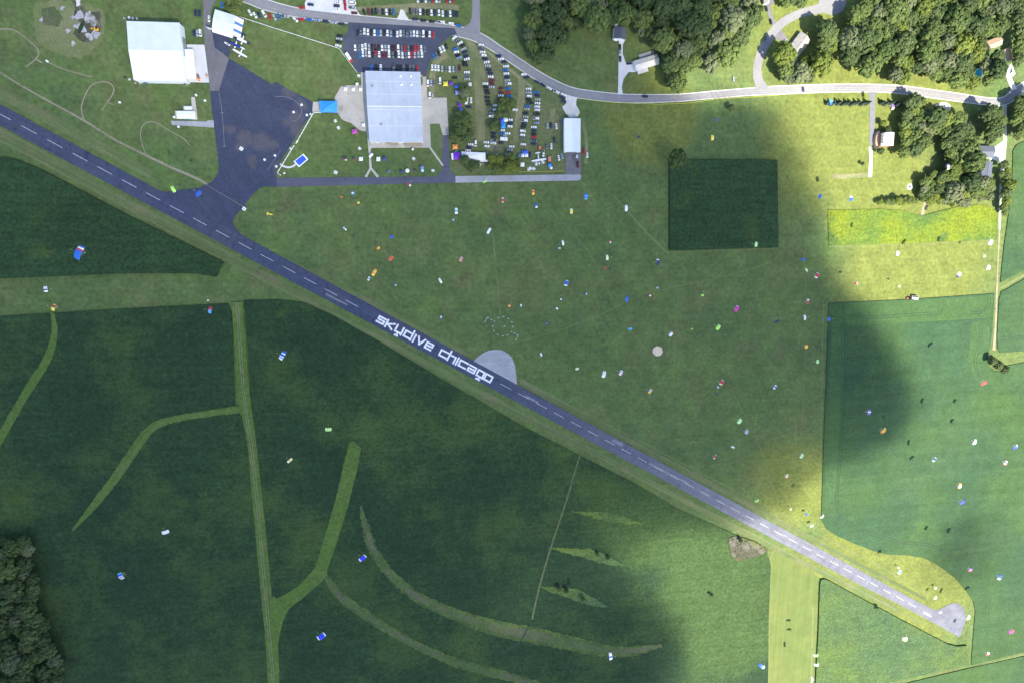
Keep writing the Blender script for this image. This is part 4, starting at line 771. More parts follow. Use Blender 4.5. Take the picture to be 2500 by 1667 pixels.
# fences
def fence(name, pts, mat, label, h=1.1, cat='fence', step=3.0, wide=.12, post=M_canw):
    w = [P(x, y) for x, y in pts]; root = empty(name, w[0]); tag(root, label, cat); mb = MB(); k = 0
    for a, b in zip(w[:-1], w[1:]):
        a, b = a-w[0], b-w[0]; d = b-a; rz = math.atan2(d.y, d.x); c_ = (a+b)/2
        for z in (h*.5, h): mb.box((c_.x, c_.y, z), (d.length, wide, .16), rz)
        n = max(1, int(d.length/step))
        for i in range(n+1):
            if k < 95:
                q = a+d*i/n; pm = MB(); pm.box((q.x, q.y, h/2+.05), (wide*1.6, wide*1.6, h+.1), rz); pm.build('post', post, root); k += 1
    mb.build('rail', mat, root)
fence('fence', m(cAp, [(1270, 655), (1192, 655), (1000, 990)]), M_canw, 'upper white fence running from the blue canopy along the apron', wide=.35)
fence('fence', m(cAp, [(975, 1018), (795, 1315), (830, 1335)]), M_canw, 'lower white fence running along the apron past the pool', wide=.35)
fence('fence', m(c2, [(650, 328), (1350, 555), (2352, 868)])+m(cA, [(185, 805), (480, 1192)]), M_canw, 'long thin white fence from the small hangar to the car park', step=5, wide=.22)
fence('barrier_tape', m(cF, [(10, 1265), (750, 1252), (1580, 1240)]), plain('yellow_tape', (.75, .72, .10), .6), 'yellow barrier tape stretched above the concrete taxiway', h=.9, cat='barrier tape', step=8, wide=.1, post=M_steel)
fence('barrier_tape', m(cM, [(600, 875), (900, 910), (1300, 925), (1550, 915), (1800, 880), (2352, 845)]), bpy.data.materials['yellow_tape'], 'yellow barrier tape stretched along the lower side of the road', h=.9, cat='barrier tape', step=10, wide=.1, post=M_steel)
def pole(f, x, y, l_):
    p = P(*f(x, y)); root = empty('utility_pole', p); tag(root, l_, 'pole')
    mb = MB(); mb.tube((0, 0, 0), (0, 0, 10), .16, .11, 8); mb.build('post', M_wood, root); mb = MB(); mb.box((0, 0, 9.3), (.14, 2.6, .16)); mb.build('crossarm', M_wood, root)
for x, y, l_ in ((1778, 782, 'upper left utility pole by the road, beside two white boxes'), (1833, 775, 'utility pole directly above the road beside the left one'), (1792, 884, 'left utility pole below the road'), (1835, 888, 'middle utility pole below the road'), (1882, 878, 'right utility pole below the road')): pole(cM, x, y, l_)
# round pool, fire ring, tractor, digger
p = P(*cR(1938, 655)); root = empty('garden_pool', p); tag(root, 'round turquoise swimming pool between the trees at the top right', 'pool')
mb = MB(); mb.loft([[(r*math.cos(2*math.pi*i/20), r*math.sin(2*math.pi*i/20), z) for i in range(20)] for r, z in ((4.6, 0), (4.6, 1.2), (4.3, 1.25))]); mb.build('wall', M_canw, root)
mb = MB(); mb.loft([[(r*math.cos(2*math.pi*i/20), r*math.sin(2*math.pi*i/20), z) for i in range(20)] for r, z in ((4.2, 1.1), (4.1, 1.3))]); mb.build('water', plain('pool_water', (.05, .50, .70), .1), root)
p = P(*cT(893, 192)); root = empty('fire_ring', p); tag(root, 'round pale fire ring with dark centre on the bright lawn', 'fire pit')
mb = MB(); mb.loft([[(r*math.cos(2*math.pi*i/20), r*math.sin(2*math.pi*i/20), z) for i in range(20)] for r, z in ((2.9, 0), (2.9, .12), (2.7, .15))]); mb.build('surround', M_white, root)
mb = MB(); mb.loft([[(r*math.cos(2*math.pi*i/14), r*math.sin(2*math.pi*i/14), z) for i in range(14)] for r, z in ((1, .1), (1, .5), (.7, .5), (.7, .2))]); mb.build('ring', M_dark, root)
def wheel(mb, x, y, r, w_, z=None):
    z = r if z is None else z; mb.loft([[(x+r*k*math.cos(a), yy, z+r*k*math.sin(a)) for a in [math.pi*i/7 for i in range(14)]] for k, yy in ((.9, y-w_/2), (1, y-w_/2+.04), (1, y+w_/2-.04), (.9, y+w_/2))])
p = P(*cV(868, 150)); root = empty('tractor', p, R(-4)); tag(root, 'small orange red tractor at the edge of the soy field', 'tractor')
mb = MB(); mb.box((-1.2, 0, 1.1), (2.2, .9, .8)); mb.box((.9, 0, 1.2), (1.6, 1.2, .9)); mb.build('body', plain('tractor_red', (.60, .16, .08), .5), root)
mb = MB(); mb.box((.8, 0, 2.1), (1.5, 1.5, 1.1)); mb.build('cab', M_glass, root)
for x, y, r in ((1.1, 1, .85), (1.1, -1, .85), (-1.6, .8, .5), (-1.6, -.8, .5)): mb = MB(); wheel(mb, x, y, r, .4); mb.build('wheel', M_rubber, root)
p = P(*cV(942, 138)); root = empty('farm_wagon', p, R(-4)); tag(root, 'white covered wagon hitched behind the orange red tractor', 'wagon')
mb = MB(); mb.box((0, 0, 1.7), (6.4, 3.4, 1.6)); mb.build('box_body', M_canw, root); mb = MB(); mb.box((0, .7, 2.55), (6.0, 1.8, .14)); mb.build('cover', M_dark, root)
for x in (-2, 2):
    for y in (-1.3, 1.3): mb = MB(); wheel(mb, x, y, .5, .35); mb.build('wheel', M_rubber, root)
p = P(*c1(935, 290)); root = empty('digger', p, R(-8)); tag(root, 'yellow digger on the rubble heap at the top left', 'digger')
mb = MB(); mb.box((0, 0, 1.5), (2.6, 2.2, 1.3)); mb.build('body', M_yelp, root); mb = MB(); mb.tube((-1, 0, 1.6), (-2.6, 0, 2.8), .2); mb.tube((-2.6, 0, 2.8), (-3.6, 0, 1.2), .16); mb.box((-3.7, 0, .8), (.8, 1, .7)); mb.build('arm', M_yelp, root)
for y in (-1, 1): mb = MB(); mb.box((0, y, .4), (3.2, .45, .8)); mb.build('track', M_rubber, root)
mb = MB(); mb.box((.2, .4, 2.4), (1.2, 1, .7)); mb.build('cab', M_glass, root)
p = P(*c1(1802, 1150)); root = empty('garden_tractor', p); tag(root, 'small green mower parked by the low white shed', 'mower')
mb = MB(); mb.box((0, 0, .7), (1.8, 1.2, .6)); mb.build('body', M_greenp, root); mb = MB(); mb.box((-.5, 0, 1.15), (.5, .6, .5)); mb.build('seat', M_dark, root)
for x, y in ((.7, .6), (.7, -.6), (-.7, .6), (-.7, -.6)): mb = MB(); wheel(mb, x, y, .35, .25); mb.build('wheel', M_rubber, root)
# rubble blocks by the left hangar
for i, (x, y) in enumerate(((1195, 180), (1240, 175), (1275, 182), (1315, 185), (1200, 745), (1245, 765), (1300, 800), (1345, 805), (455, 590), (1150, 985), (1670, 1125), (1712, 1218), (1880, 915), (1795, 818), (1965, 968))):
    l_ = ['grey crate at the upper left corner of the big hangar', 'white crate second from the corner of the big hangar', 'pale crate third from the corner of the big hangar', 'pale crate fourth from the corner of the big hangar', 'dark crate at the lower left of the big hangar', 'pale crate just left of the hangar lower corner', 'brown crate below the hangar lower corner', 'thin grey crate on the grass below the hangar', 'white box on the grass beside the upper dirt loop', 'white box beside the middle dirt loop', 'white box at the left end of the low shed', 'white box below the grey concrete pad', 'white box on the grass right of the big hangar corner', 'wooden box at the lower right hangar corner', 'white box by the short path into the apron'][i]
    mb = MB(); q = P(*c1(x, y)); mb.box((0, 0, .5), (1.5, 1.2, .8)); mb.box((0, 0, .95), (1.6, 1.3, .1)); mb.box((0, .5, .5), (1.56, .1, .5)); mb.box((0, 0, .06), (1.3, 1.0, .12))
    o = mb.build('crate', [M_steel, M_canw, M_shw, M_shw, M_dark, M_shw, M_shb, M_steel, M_canw, M_canw, M_canw, M_canw, M_canw, M_wood, M_canw][i], loc=(q.x, q.y, 0)); o.rotation_euler.z = i*.7; tag(o, l_, 'crate')

# ---------------------------------------------------------------- aeroplanes
def plane(p, a, span, length, wm, tm, label, twin=False, low=False, tip=None):
    root = empty('aeroplane', p, a); tag(root, label, 'aeroplane')
    L = length; mb = MB(); n = 10   # nose at +x
    mb.loft([[(x, r*math.cos(2*math.pi*i/n), zc_+r*1.1*math.sin(2*math.pi*i/n)) for i in range(n)] for x, r, zc_ in ((L*.5, .12, 1.3), (L*.47, .35, 1.3), (L*.34, .6, 1.35), (L*.1, .68, 1.45), (-L*.15, .5, 1.5), (-L*.45, .18, 1.6), (-L*.5, .08, 1.65))]); mb.build('fuselage', M_wallw, root, smooth=True)
    zw = 1.1 if low else 2.15
    def wing(x, z, s, c0, c1_, nm, mt, th=.16):
        b = MB()
        b.loft([[(x-c/2, y, z), (x-c/4, y, z+th*.9), (x+c/2, y, z+th*.5), (x+c/2, y, z), (x, y, z-.03)] for y, c in ((-s/2, c1_), (-s*.22, c0), (s*.22, c0), (s/2, c1_))]); return b.build(nm, mt, root)
    wing(L*.12, zw, span, 1.6, 1.15, 'wing', wm)
    if tip:
        for s in (-1, 1):
            b = MB(); b.box((L*.12, s*span*.42, zw+.1), (1.45, span*.2, .16)); b.build('wing_tip', tip, root)
    wing(-L*.45, 1.75, span*.33, 1.0, .7, 'tailplane', tm)
    b = MB(); b.loft([[(-L*.38, -.05, 1.7), (-L*.5, -.05, 1.7), (-L*.5, .05, 1.7), (-L*.38, .05, 1.7)], [(-L*.46, -.04, 3), (-L*.52, -.04, 3), (-L*.52, .04, 3), (-L*.46, .04, 3)]]); b.build('fin', tm, root)
    b = MB(); b.box((L*.24, 0, 2.0), (.9, 1.0, .3)); b.build('windscreen', M_glass, root)
    for ex, ey in (((L*.5, 0),) if not twin else ((L*.26, 2.1), (L*.26, -2.1))):
        if twin:
            e = MB(); e.loft([[(x, ey+r*math.cos(2*math.pi*i/8), zw+r*math.sin(2*math.pi*i/8)) for i in range(8)] for x, r in ((ex, .15), (ex-.3, .36), (ex-2, .3), (ex-2.6, .1))]); e.build('engine', M_wallw, root)
        b = MB(); b.box((ex+.05, ey, 1.3 if not twin else zw), (.06, 2.0, .16)); b.box((ex+.05, ey, 1.3 if not twin else zw), (.06, .16, 2.0) if twin else (.06, .16, 1.6)); b.build('propeller', M_dark, root)
    for x, y in ((L*.36, 0), (.3, 1.1), (.3, -1.1)):
        b = MB(); wheel(b, x, y, .25, .16); b.tube((x, y, .3), (x, y*.4, 1.2), .05); b.build('wheel', M_rubber, root)
def pang(f, x0, y0, x1, y1): d = P(*f(x1, y1))-P(*f(x0, y0)); return math.atan2(d.y, d.x)
plane(P(*c2(700, 1020)), pang(c2, 745, 925, 690, 1045), 11.2, 7.6, M_wallw, M_wallw, 'all white high wing aeroplane lowest of the three by the small hangar')
M_navy = plain('navy_paint', (.02, .03, .09), .4); M_rblue = plain('royal_blue_paint', (.02, .04, .32), .35)
plane(P(*c2(735, 775)), pang(c2, 745, 740, 715, 840), 11.4, 7.8, M_wallw, M_navy, 'white aeroplane with black wing tips, uppermost of the three', tip=M_navy)
plane(P(*c2(605, 865)), pang(c2, 625, 800, 590, 900), 8.0, 6.4, M_rblue, M_rblue, 'small royal blue aeroplane between the two white ones')
plane(P(*cF(930, 925)), pang(cF, 910, 810, 945, 1045), 12.6, 10.5, M_wallw, M_wallw, 'white twin engined jump plane parked in the tent meadow', twin=True)
def boat(f, x, y, a, L, W, mt, label, nm='boat', cat='boat'):
    root = empty(nm, P(*f(x, y)), -R(a)); tag(root, label, cat)
    mb = MB(); mb.loft([[(xx, -w_*W/2, z0), (xx, -w_*W/2*1.05, z1), (xx, w_*W/2*1.05, z1), (xx, w_*W/2, z0)] for xx, w_, z0, z1 in ((-L/2, .1, 1.2, 1.35), (-L*.3, .75, .7, 1.5), (0, 1, .6, 1.5), (L/2, .9, .6, 1.5))]); mb.build('hull', mt, root)
    mb = MB(); mb.box((L*.15, 0, 1.55), (L*.4, W*.6, .12)); mb.build('cockpit', M_dark, root)
    for y_ in (-W*.45, W*.45): mb = MB(); wheel(mb, L*.1, y_, .35, .2); mb.build('wheel', M_rubber, root)
boat(c2, 435, 852, 27, 4.6, 1.3, M_canw, 'slim white glider trailer on the dark pavement by the blue plane', 'glider_trailer', 'trailer')
# ---------------------------------------------------------------- vehicles
PAINT = {k: plain('paint_'+n, c, .30, .0, .06, .6) for k, n, c in (('w', 'white', (.74, .75, .77)), ('s', 'silver', (.36, .39, .42)), ('g', 'grey', (.14, .16, .18)), ('k', 'black', (.018, .022, .028)),
         ('b', 'blue', (.02, .15, .45)), ('n', 'navy', (.02, .03, .09)), ('r', 'red', (.42, .02, .03)), ('m', 'maroon', (.13, .02, .03)), ('p', 'pale_blue', (.22, .32, .45)), ('t', 'tan', (.4, .36, .27)))}
CN = dict(w='white', s='silver', g='grey', k='black', b='blue', n='navy', r='red', m='maroon', p='pale blue', t='tan')
def rr(L, W, r, z, x0=0, n=3):
    pts = []
    for sx, sy, a0 in ((1, 1, 0), (-1, 1, 90), (-1, -1, 180), (1, -1, 270)):
        for i in range(n+1):
            a = R(a0+90*i/n); pts.append((x0+sx*(L/2-r)+r*math.cos(a), sy*(W/2-r)+r*math.sin(a), z))
    return pts
def make_car(kind):
    L, W = dict(c=(4.7, 1.82), v=(4.8, 1.92), p=(5.7, 2.0), n=(5.6, 2.05))[kind]
    root = empty('parked_car'); mb = MB()
    mb.loft([rr(L*.96, W*.93, .35, .28), rr(L, W, .45, .5), rr(L, W, .45, .72), rr(L*.97, W*.95, .42, .86 if kind == 'c' else .98), rr(L*.93, W*.88, .35, .92 if kind == 'c' else 1.05)])
    zt = .92 if kind == 'c' else 1.05
    cab = dict(c=(2.5, -.25, 1.42), v=(3.4, -.55, 1.72), p=(2.3, .35, 1.82), n=(4.6, -.45, 2.0))[kind]; cl, cx, ch = cab
    rl = cl*(.60 if kind == 'c' else .74)
    mb.loft([rr(rl, W*.70, .2, ch-.03, cx-.05), rr(rl*.96, W*.66, .2, ch+.03, cx-.05)])
    if kind == 'p':
        for s in (-1, 1): mb.box((-1.75, s*(W/2-.1), 1.2), (2.0, .1, .35))
        mb.box((-2.75, 0, 1.2), (.1, W*.9, .35))
    mb.build('body', PAINT['w'], root)
    g = MB(); g.loft([rr(cl, W*.86, .25, zt-.02, cx), rr(rl*1.02, W*.72, .2, ch-.02, cx-.05)]); g.build('windows', M_glass, root)
    if kind == 'p': b = MB(); b.box((-1.75, 0, 1.07), (2.0, W*.8, .04)); b.build('load_bed', M_dark, root)
    for x in (L*.31, -L*.31):
        for y in (-1, 1): b = MB(); wheel(b, x, y*(W/2-.12), .33, .22); b.build('wheel', M_rubber, root)
    return root
PROTO = {k: make_car(k) for k in 'cvpn'}; USED = set()
TN = dict(c='car', v='SUV', p='pickup', n='van')
def copy_tree(o, parent=None):
    c = o.copy(); col.objects.link(c); c.parent = parent
    for ch in list(o.children): copy_tree(ch, c)
    return c
FOLLOW = []
def put_car(px, py, a, kind, colr, label, group):
    """a: angle of the long axis on the photo plan, degrees, y down"""
    if kind in USED: o = copy_tree(PROTO[kind])
    else: o = PROTO[kind]; USED.add(kind)
    p = P(px, py, .8); q = P(px+math.cos(R(a)), py+math.sin(R(a)), .8)-p
    o.location = (p.x, p.y, Z_LOT if 'asphalt' in group or 'road' in group else Z_LOT*.7); o.rotation_euler = (0, 0, math.atan2(q.y, q.x))
    for ch in o.children:
        if ch.name.startswith('body'): ch.material_slots[0].link = 'OBJECT'; ch.material_slots[0].material = PAINT[colr]
    tag(o, label, 'car' if kind in 'cv' else TN[kind], group)
    if kind == 'p': o.name = 'pickup_truck'
    if kind == 'n': o.name = 'van'
    return o
ORD = ['', 'first', 'second', 'third', 'fourth', 'fifth', 'sixth', 'seventh', 'eighth', 'ninth', 'tenth', 'eleventh', 'twelfth', 'thirteenth', 'fourteenth', 'fifteenth', 'sixteenth', 'seventeenth', 'eighteenth', 'nineteenth', 'twentieth', 'twenty-first', 'twenty-second', 'twenty-third', 'twenty-fourth', 'twenty-fifth']
def row(f, where, side, a, text, group):
    """text: 'x y colour[type[angle]]' items; side: the end the count starts from"""
    it = text.split(','); n = 0
    for s in it:
        t = s.split(); x, y = float(t[0]), float(t[1]); c = t[2][0]; k = t[2][1] if len(t[2]) > 1 else 'c'; aa = float(t[3]) if len(t) > 3 else a
        n += 1; px, py = f(x, y)
        lb = f'{CN[c]} {TN[k]}, {ORD[n]} from the {side} in the {where}'
        if len(lb.replace('-', ' ').split()) > 16: lb = f'{ORD[n]} vehicle from the {side}, {where}'
        put_car(px, py, aa, k, c, lb, group)
PL = 'cars in the asphalt car park'
row(cA, 'top row of the asphalt car park', 'left', 90, '490 545 k,545 515 gp,602 518 w,660 530 w,712 540 k,768 540 wv,820 545 b,870 548 s,928 540 k,980 545 wv,1036 560 p,1090 545 k,1143 565 w,1196 552 w,1245 545 g,1300 555 gp,1365 560 p,1415 552 wv,1468 560 w,1516 560 g,1570 555 wn,1622 565 k,1672 565 w,1727 575 r', PL)
row(cA, 'middle row of the asphalt car park', 'left', 88, '450 785 wv,515 785 g,568 780 w,620 765 w,677 778 s,730 780 k,785 785 m,838 790 k,893 790 wv,945 792 s,1001 797 w,1057 795 k,1107 797 m,1156 793 wn,1214 805 g,1270 798 r,1325 800 g,1377 802 k,1427 802 r,1478 797 r,1534 797 w,1587 808 g', PL)
row(cA, 'lower row of the asphalt car park', 'left', 88, '528 910 b,577 887 w,628 882 s,683 890 wv,739 905 k,787 858 r,845 895 w,899 905 m,952 910 m,1007 898 w,1070 903 g,1117 902 k,1167 905 w,1226 912 w,1280 915 g,1333 905 wv,1382 902 r,1428 908 s,1489 900 s,1545 898 wv', PL)
row(cA, 'row against the terminal wall', 'left', 90, '722 1115 b,798 1112 k,870 1112 w,1083 1118 gp,1143 1118 k,1195 1115 k,1245 1115 g,1302 1118 k,1353 1118 g,1405 1115 g,1465 1128 r', PL)
row(cA, 'short stack left of the car park', 'top', 5, '198 592 k 8,188 642 s 8,183 690 k 8,175 755 w 15', PL)
row(cA, 'left grass row above the road', 'left', 85, '600 205 k 70,670 195 m,730 198 k,787 190 k,842 190 g,905 198 k,965 200 wv,1022 200 k,1082 195 b', 'cars on the grass above the road')
row(cA, 'right grass row above the road', 'left', 87, '1350 185 k,1408 190 g,1460 192 g,1517 200 w,1573 200 k,1640 210 k,1703 212 wv,1758 212 n,1825 212 wv,1887 227 w,1950 232 n,2010 232 w,2070 230 n,2122 235 k', 'cars on the grass above the road')
row(cA, 'line on the upper verge of the road', 'left', 3, '1435 320 n,1568 340 k,1710 357 k,1862 368 wp,2020 392 wv,2150 425 b 12', 'cars along the road')
row(cA, 'row cut by the top edge', 'left', 90, '1480 -4 w,1545 -2 n,1610 -4 w,1668 0 g,1730 0 r,1785 -4 w,1835 0 s,1960 0 r,2008 0 s,2062 4 r', 'cars on the grass above the road')
row(cA, 'white gravel lot at the top', 'top left', 3, '168 35 w,147 98 n,145 150 w 10,280 45 rp 82,287 122 r 85,405 52 wn,410 133 sp,437 218 m', 'cars in the gravel lot')
row(c2, 'diagonal line on the left roadside', 'left', 60, '865 248 w,960 297 w,1043 293 n,1132 265 wn,1245 320 r 80,1330 333 s 62,1417 325 b 72,1540 320 sp 6,1733 380 w 42,1845 377 r 2,1995 383 b 4,2145 393 p 4,2310 415 n 8', 'cars along the road')
row(cA, 'roadside pair before the car park', 'left', 4, '98 378 s,228 397 n', 'cars along the road')
row(c2, 'loose group by the small hangar', 'left', 90, '80 365 w,325 105 b,635 130 b 5,1860 150 r 5,2025 93 n 5', 'cars near the small hangar')
row(c1, 'group right of the big hangar', 'top left', 88, '1870 125 n,1908 130 n,1857 320 n,1888 320 s,1918 315 wn', 'cars near the big hangar')
EL_ = 'cars in the parking meadow'
row(cB, 'diagonal line beside the car park corner', 'lower left', 62, '615 820 b 64,688 780 g 68,745 740 k 64,790 655 w 70,865 618 w 68,935 560 k 65', EL_)
row(cB, 'curved line starting at the road bend', 'top', -35, '1135 355 wv -42,1200 415 g -42,1285 480 w -30,1345 540 k -20,1370 635 s -25,1410 710 n -20,1435 810 n -15,1460 888 w -15,1400 968 k 5,1420 1045 k 8', EL_)
row(cB, 'inner group of four near the road bend', 'top', -20, '1165 632 b -25,1190 710 wv -10,1230 790 k -15,1265 855 p -20', EL_)
row(cB, 'row right of the terminal', 'left', 88, '578 1105 w,658 1112 w,735 1120 w,828 1135 s,930 1135 g 92,1022 1150 w,1115 1145 s,1190 1150 g,1275 1110 m', EL_)
row(cB, 'pair and single beside the yellow tent', 'left', 88, '465 1500 wn,548 1500 s,625 1497 g,775 1435 wn,1150 1362 k 4', EL_)
row(cB, 'tree shaded part left of the straw aisle', 'top', 0, '1460 1225 w,1470 1310 g,1470 1400 s', EL_)
row(cC, 'tree shaded part beside the lower tents', 'top', 88, '515 340 wn,1568 475 w 88,1505 645 n 5', EL_)
row(cB, 'upper line right of the straw aisle', 'top', 3, '1820 530 wv,1845 620 gp,1862 710 w,1890 790 wv,1925 880 n -8,1970 965 w -8,2000 1058 s,2022 1162 n,2060 1248 n,2070 1340 w,2097 1430 m,2095 1515 m,1935 1515 w', EL_)
row(cC, 'lower right line of the straw aisle', 'top', 4, '2100 137 s,1940 137 k,1965 222 k,1985 297 k,1980 402 k,1995 500 k,2020 590 k,2060 708 g,2055 800 g,2072 885 wv,2215 822 wp', EL_)
row(cD, 'line along the road from the bend', 'top', -4, '180 805 n,240 887 w,318 967 n -8,372 1070 w,360 1165 b,380 1258 w,395 1345 n,405 1432 s,425 1518 wp,815 1282 wv,895 1352 n', EL_)
row(cE, 'lower verge line of the curved road', 'top', 25, '1160 5 n 25,1312 85 n 32,1470 165 w 28,1655 262 wp 25,1822 328 wv 22,1805 405 n 15,1840 508 n 12', 'cars along the road')
row(cE, 'two short columns above the parking trees', 'top', 0, '245 170 m -5,428 175 b,245 278 m,425 275 r,238 360 w,452 370 b,230 440 k', EL_)
row(cE, 'long left column of the parking meadow', 'top', 3, '950 185 w,950 280 s,957 370 wv,945 450 k,990 545 kp,920 635 b,900 700 t,868 803 k,870 900 s,840 990 wp,835 1080 n,815 1155 k,787 1260 wn,787 1362 wv,787 1450 g', EL_)
row(cE, 'long right column of the parking meadow', 'top', 2, '1135 275 b,1172 350 n,1180 455 s,1175 550 w,1167 638 w,1167 722 w,1155 825 kp,1132 937 wp,1150 1052 p,1080 1160 w,1085 1250 n,1080 1335 k,1090 1410 r,1085 1505 p', EL_)
row(cE, 'group around the joined tents', 'top', 2, '125 612 w,105 718 w,590 720 wv,470 975 w,480 1062 n,465 1142 wv,270 1240 w,265 1325 b,410 1322 w,45 1222 w,55 1325 n,55 1410 k,60 1500 s,240 1560 n', EL_)
row(cE, 'loose group left of the narrow hangar', 'top', 88, '1428 1130 s,1523 1115 n,1653 1138 w 80,1785 1040 g 80,1605 1490 n 84', EL_)
row(cG, 'lower end of the straw aisle', 'left', 4, '780 243 w,728 318 n,710 400 w,900 210 wn 90,1175 190 w,1180 290 wv,1360 140 w,1355 212 w,1435 340 g,1720 505 g,1825 495 s', EL_)
row(cF, 'lower meadow around the jump plane', 'top', 88, '550 555 w 5,815 460 p 2,815 540 n 2,250 612 w 2,205 697 s 5,1148 605 g 90,1265 605 w 88,1062 785 wp 90,725 815 n 85,1455 900 w 78,1535 860 p 70', EL_)
row(cF, 'space beside the narrow hangar', 'top', 88, '2095 735 rp 86,2182 825 w 88,1945 1070 mn 88', 'cars near the narrow hangar')
row(cM, 'straight white driveway', 'top', 88, '955 418 k,955 460 s,957 524 k,1035 563 k -5', 'cars on the driveways')
row(cS, 'curved side road and its driveways', 'top', 75, '160 30 k 65,245 172 k 76,330 422 k 72,232 745 g 105,628 815 s 62', 'cars on the side road')
row(cM, 'middle of the through road', 'left', 3, '1177 855 kv', 'cars on the road')
row(cQ, 'driveway before the brick house', 'left', 10, '385 1165 s', 'cars on the driveways')
row(cR, 'white driveway at the top right', 'top', 100, '2245 632 s', 'cars on the driveways')
row(c6, 'runway verge', 'left', 90, '-9999 -9999 w', 'x') if False else None

def box_truck(f, x, y, a, L, W, H, body, label, nm='box_trailer', cat='trailer', cab=None):
    p = P(*f(x, y), H*.5); q = P(f(x, y)[0]+math.cos(R(a)), f(x, y)[1]+math.sin(R(a)), H*.5)-p
    root = empty(nm, (p.x, p.y, 0), math.atan2(q.y, q.x)); tag(root, label, cat)
    mb = MB(); mb.loft([rr(L, W, .2, .6), rr(L, W, .2, H-.15), rr(L*.97, W*.94, .2, H)]); mb.build('box_body', body, root)
    mb = MB(); mb.box((L*.15, 0, H+.12), (.9, .7, .25)); mb.box((-L*.25, 0, H+.08), (.6, .6, .16)); mb.build('roof_vent', M_steel, root)
    if cab:
        mb = MB(); mb.loft([rr(2.0, W*.95, .3, .5, L/2+1.1), rr(2.0, W*.95, .3, 1.3, L/2+1.1), rr(1.3, W*.85, .25, 2.1, L/2+.9)]); mb.build('cab', cab, root)
        mb = MB(); mb.box((L/2+1.75, 0, 1.65), (.3, W*.7, .5)); mb.build('windscreen', M_glass, root)
    else:
        mb = MB(); mb.box((L/2+.7, 0, .55), (1.4, .12, .12)); mb.build('drawbar', M_dark, root)
    for xx in (-L*.2, L*.05 if not cab else L*.5):
        for y_ in (-W*.45, W*.45): mb = MB(); wheel(mb, xx, y_, .42, .26); mb.build('wheel', M_rubber, root)
box_truck(cA, 338, 932, 57, 5.6, 2.4, 3, M_canw, 'white box truck with red cab parked along the car park edge', 'box_truck', 'truck', M_red)
box_truck(cE, 312, 1465, 5, 6.2, 2.5, 3, M_canw, 'large cream caravan below the joined tents', 'caravan', 'caravan')
box_truck(cE, 345, 1390, 5, 3.6, 1.8, .9, M_steel, 'flat grey trailer directly above the cream caravan')
box_truck(cC, 1450, 490, 98, 5.6, 2.4, 2.9, M_canw, 'white caravan half under trees left of the straw aisle', 'caravan', 'caravan')
box_truck(cC, 1540, 75, 10, 2.6, 2.2, 2.2, M_canw, 'small white trailer at the top of the left tree line')
box_truck(cC, 1160, 1325, 20, 2.8, 2.2, 2.3, M_shw, 'small grey caravan under the trees above the orange tent', 'caravan', 'caravan')
box_truck(cC, 590, 352, 85, 2.0, 1.2, 1.2, M_canw, 'tiny white trailer right of the van by the patio')
box_truck(cF, 1215, 935, 92, 4.2, 2.3, 2.6, plain('salmon_paint', (.62, .22, .16), .5), 'red and cream box truck with a black cab in the meadow', 'box_truck', 'truck', M_dark)
box_truck(cF, 970, 645, 90, 2.6, 2.4, 2.2, plain('orange_red_paint', (.62, .12, .06), .5), 'orange red trailer above the jump plane')
box_truck(cF, 260, 795, 15, 3.4, 2, 2, M_shw, 'pale grey camper under the trees right of the marquee', 'caravan', 'caravan')
box_truck(cF, 1915, 865, 85, 2.4, 1.6, 1.8, M_canw, 'white service cart outside the narrow hangar door', 'service_cart', 'cart')
box_truck(cF, 1842, 885, 80, 3.0, 1.3, 1.3, M_dark, 'dark service cart outside the narrow hangar door', 'service_cart', 'cart')
box_truck(c1, 1895, 735, 75, 2.6, 1.6, 1.7, plain('dark_orange_paint', (.25, .06, .03), .5), 'dark loading cart with an orange front on the hangar apron', 'service_cart', 'cart', M_orange)
box_truck(c1, 1978, 725, 88, 1.8, 1.2, 1.4, M_orange, 'small orange cart at the edge of the hangar apron', 'service_cart', 'cart')
box_truck(cM, 1955, 703, 85, 4.0, 1.4, 1.0, PAINT['p'], 'pale blue flat trailer on the lawn above the road junction')

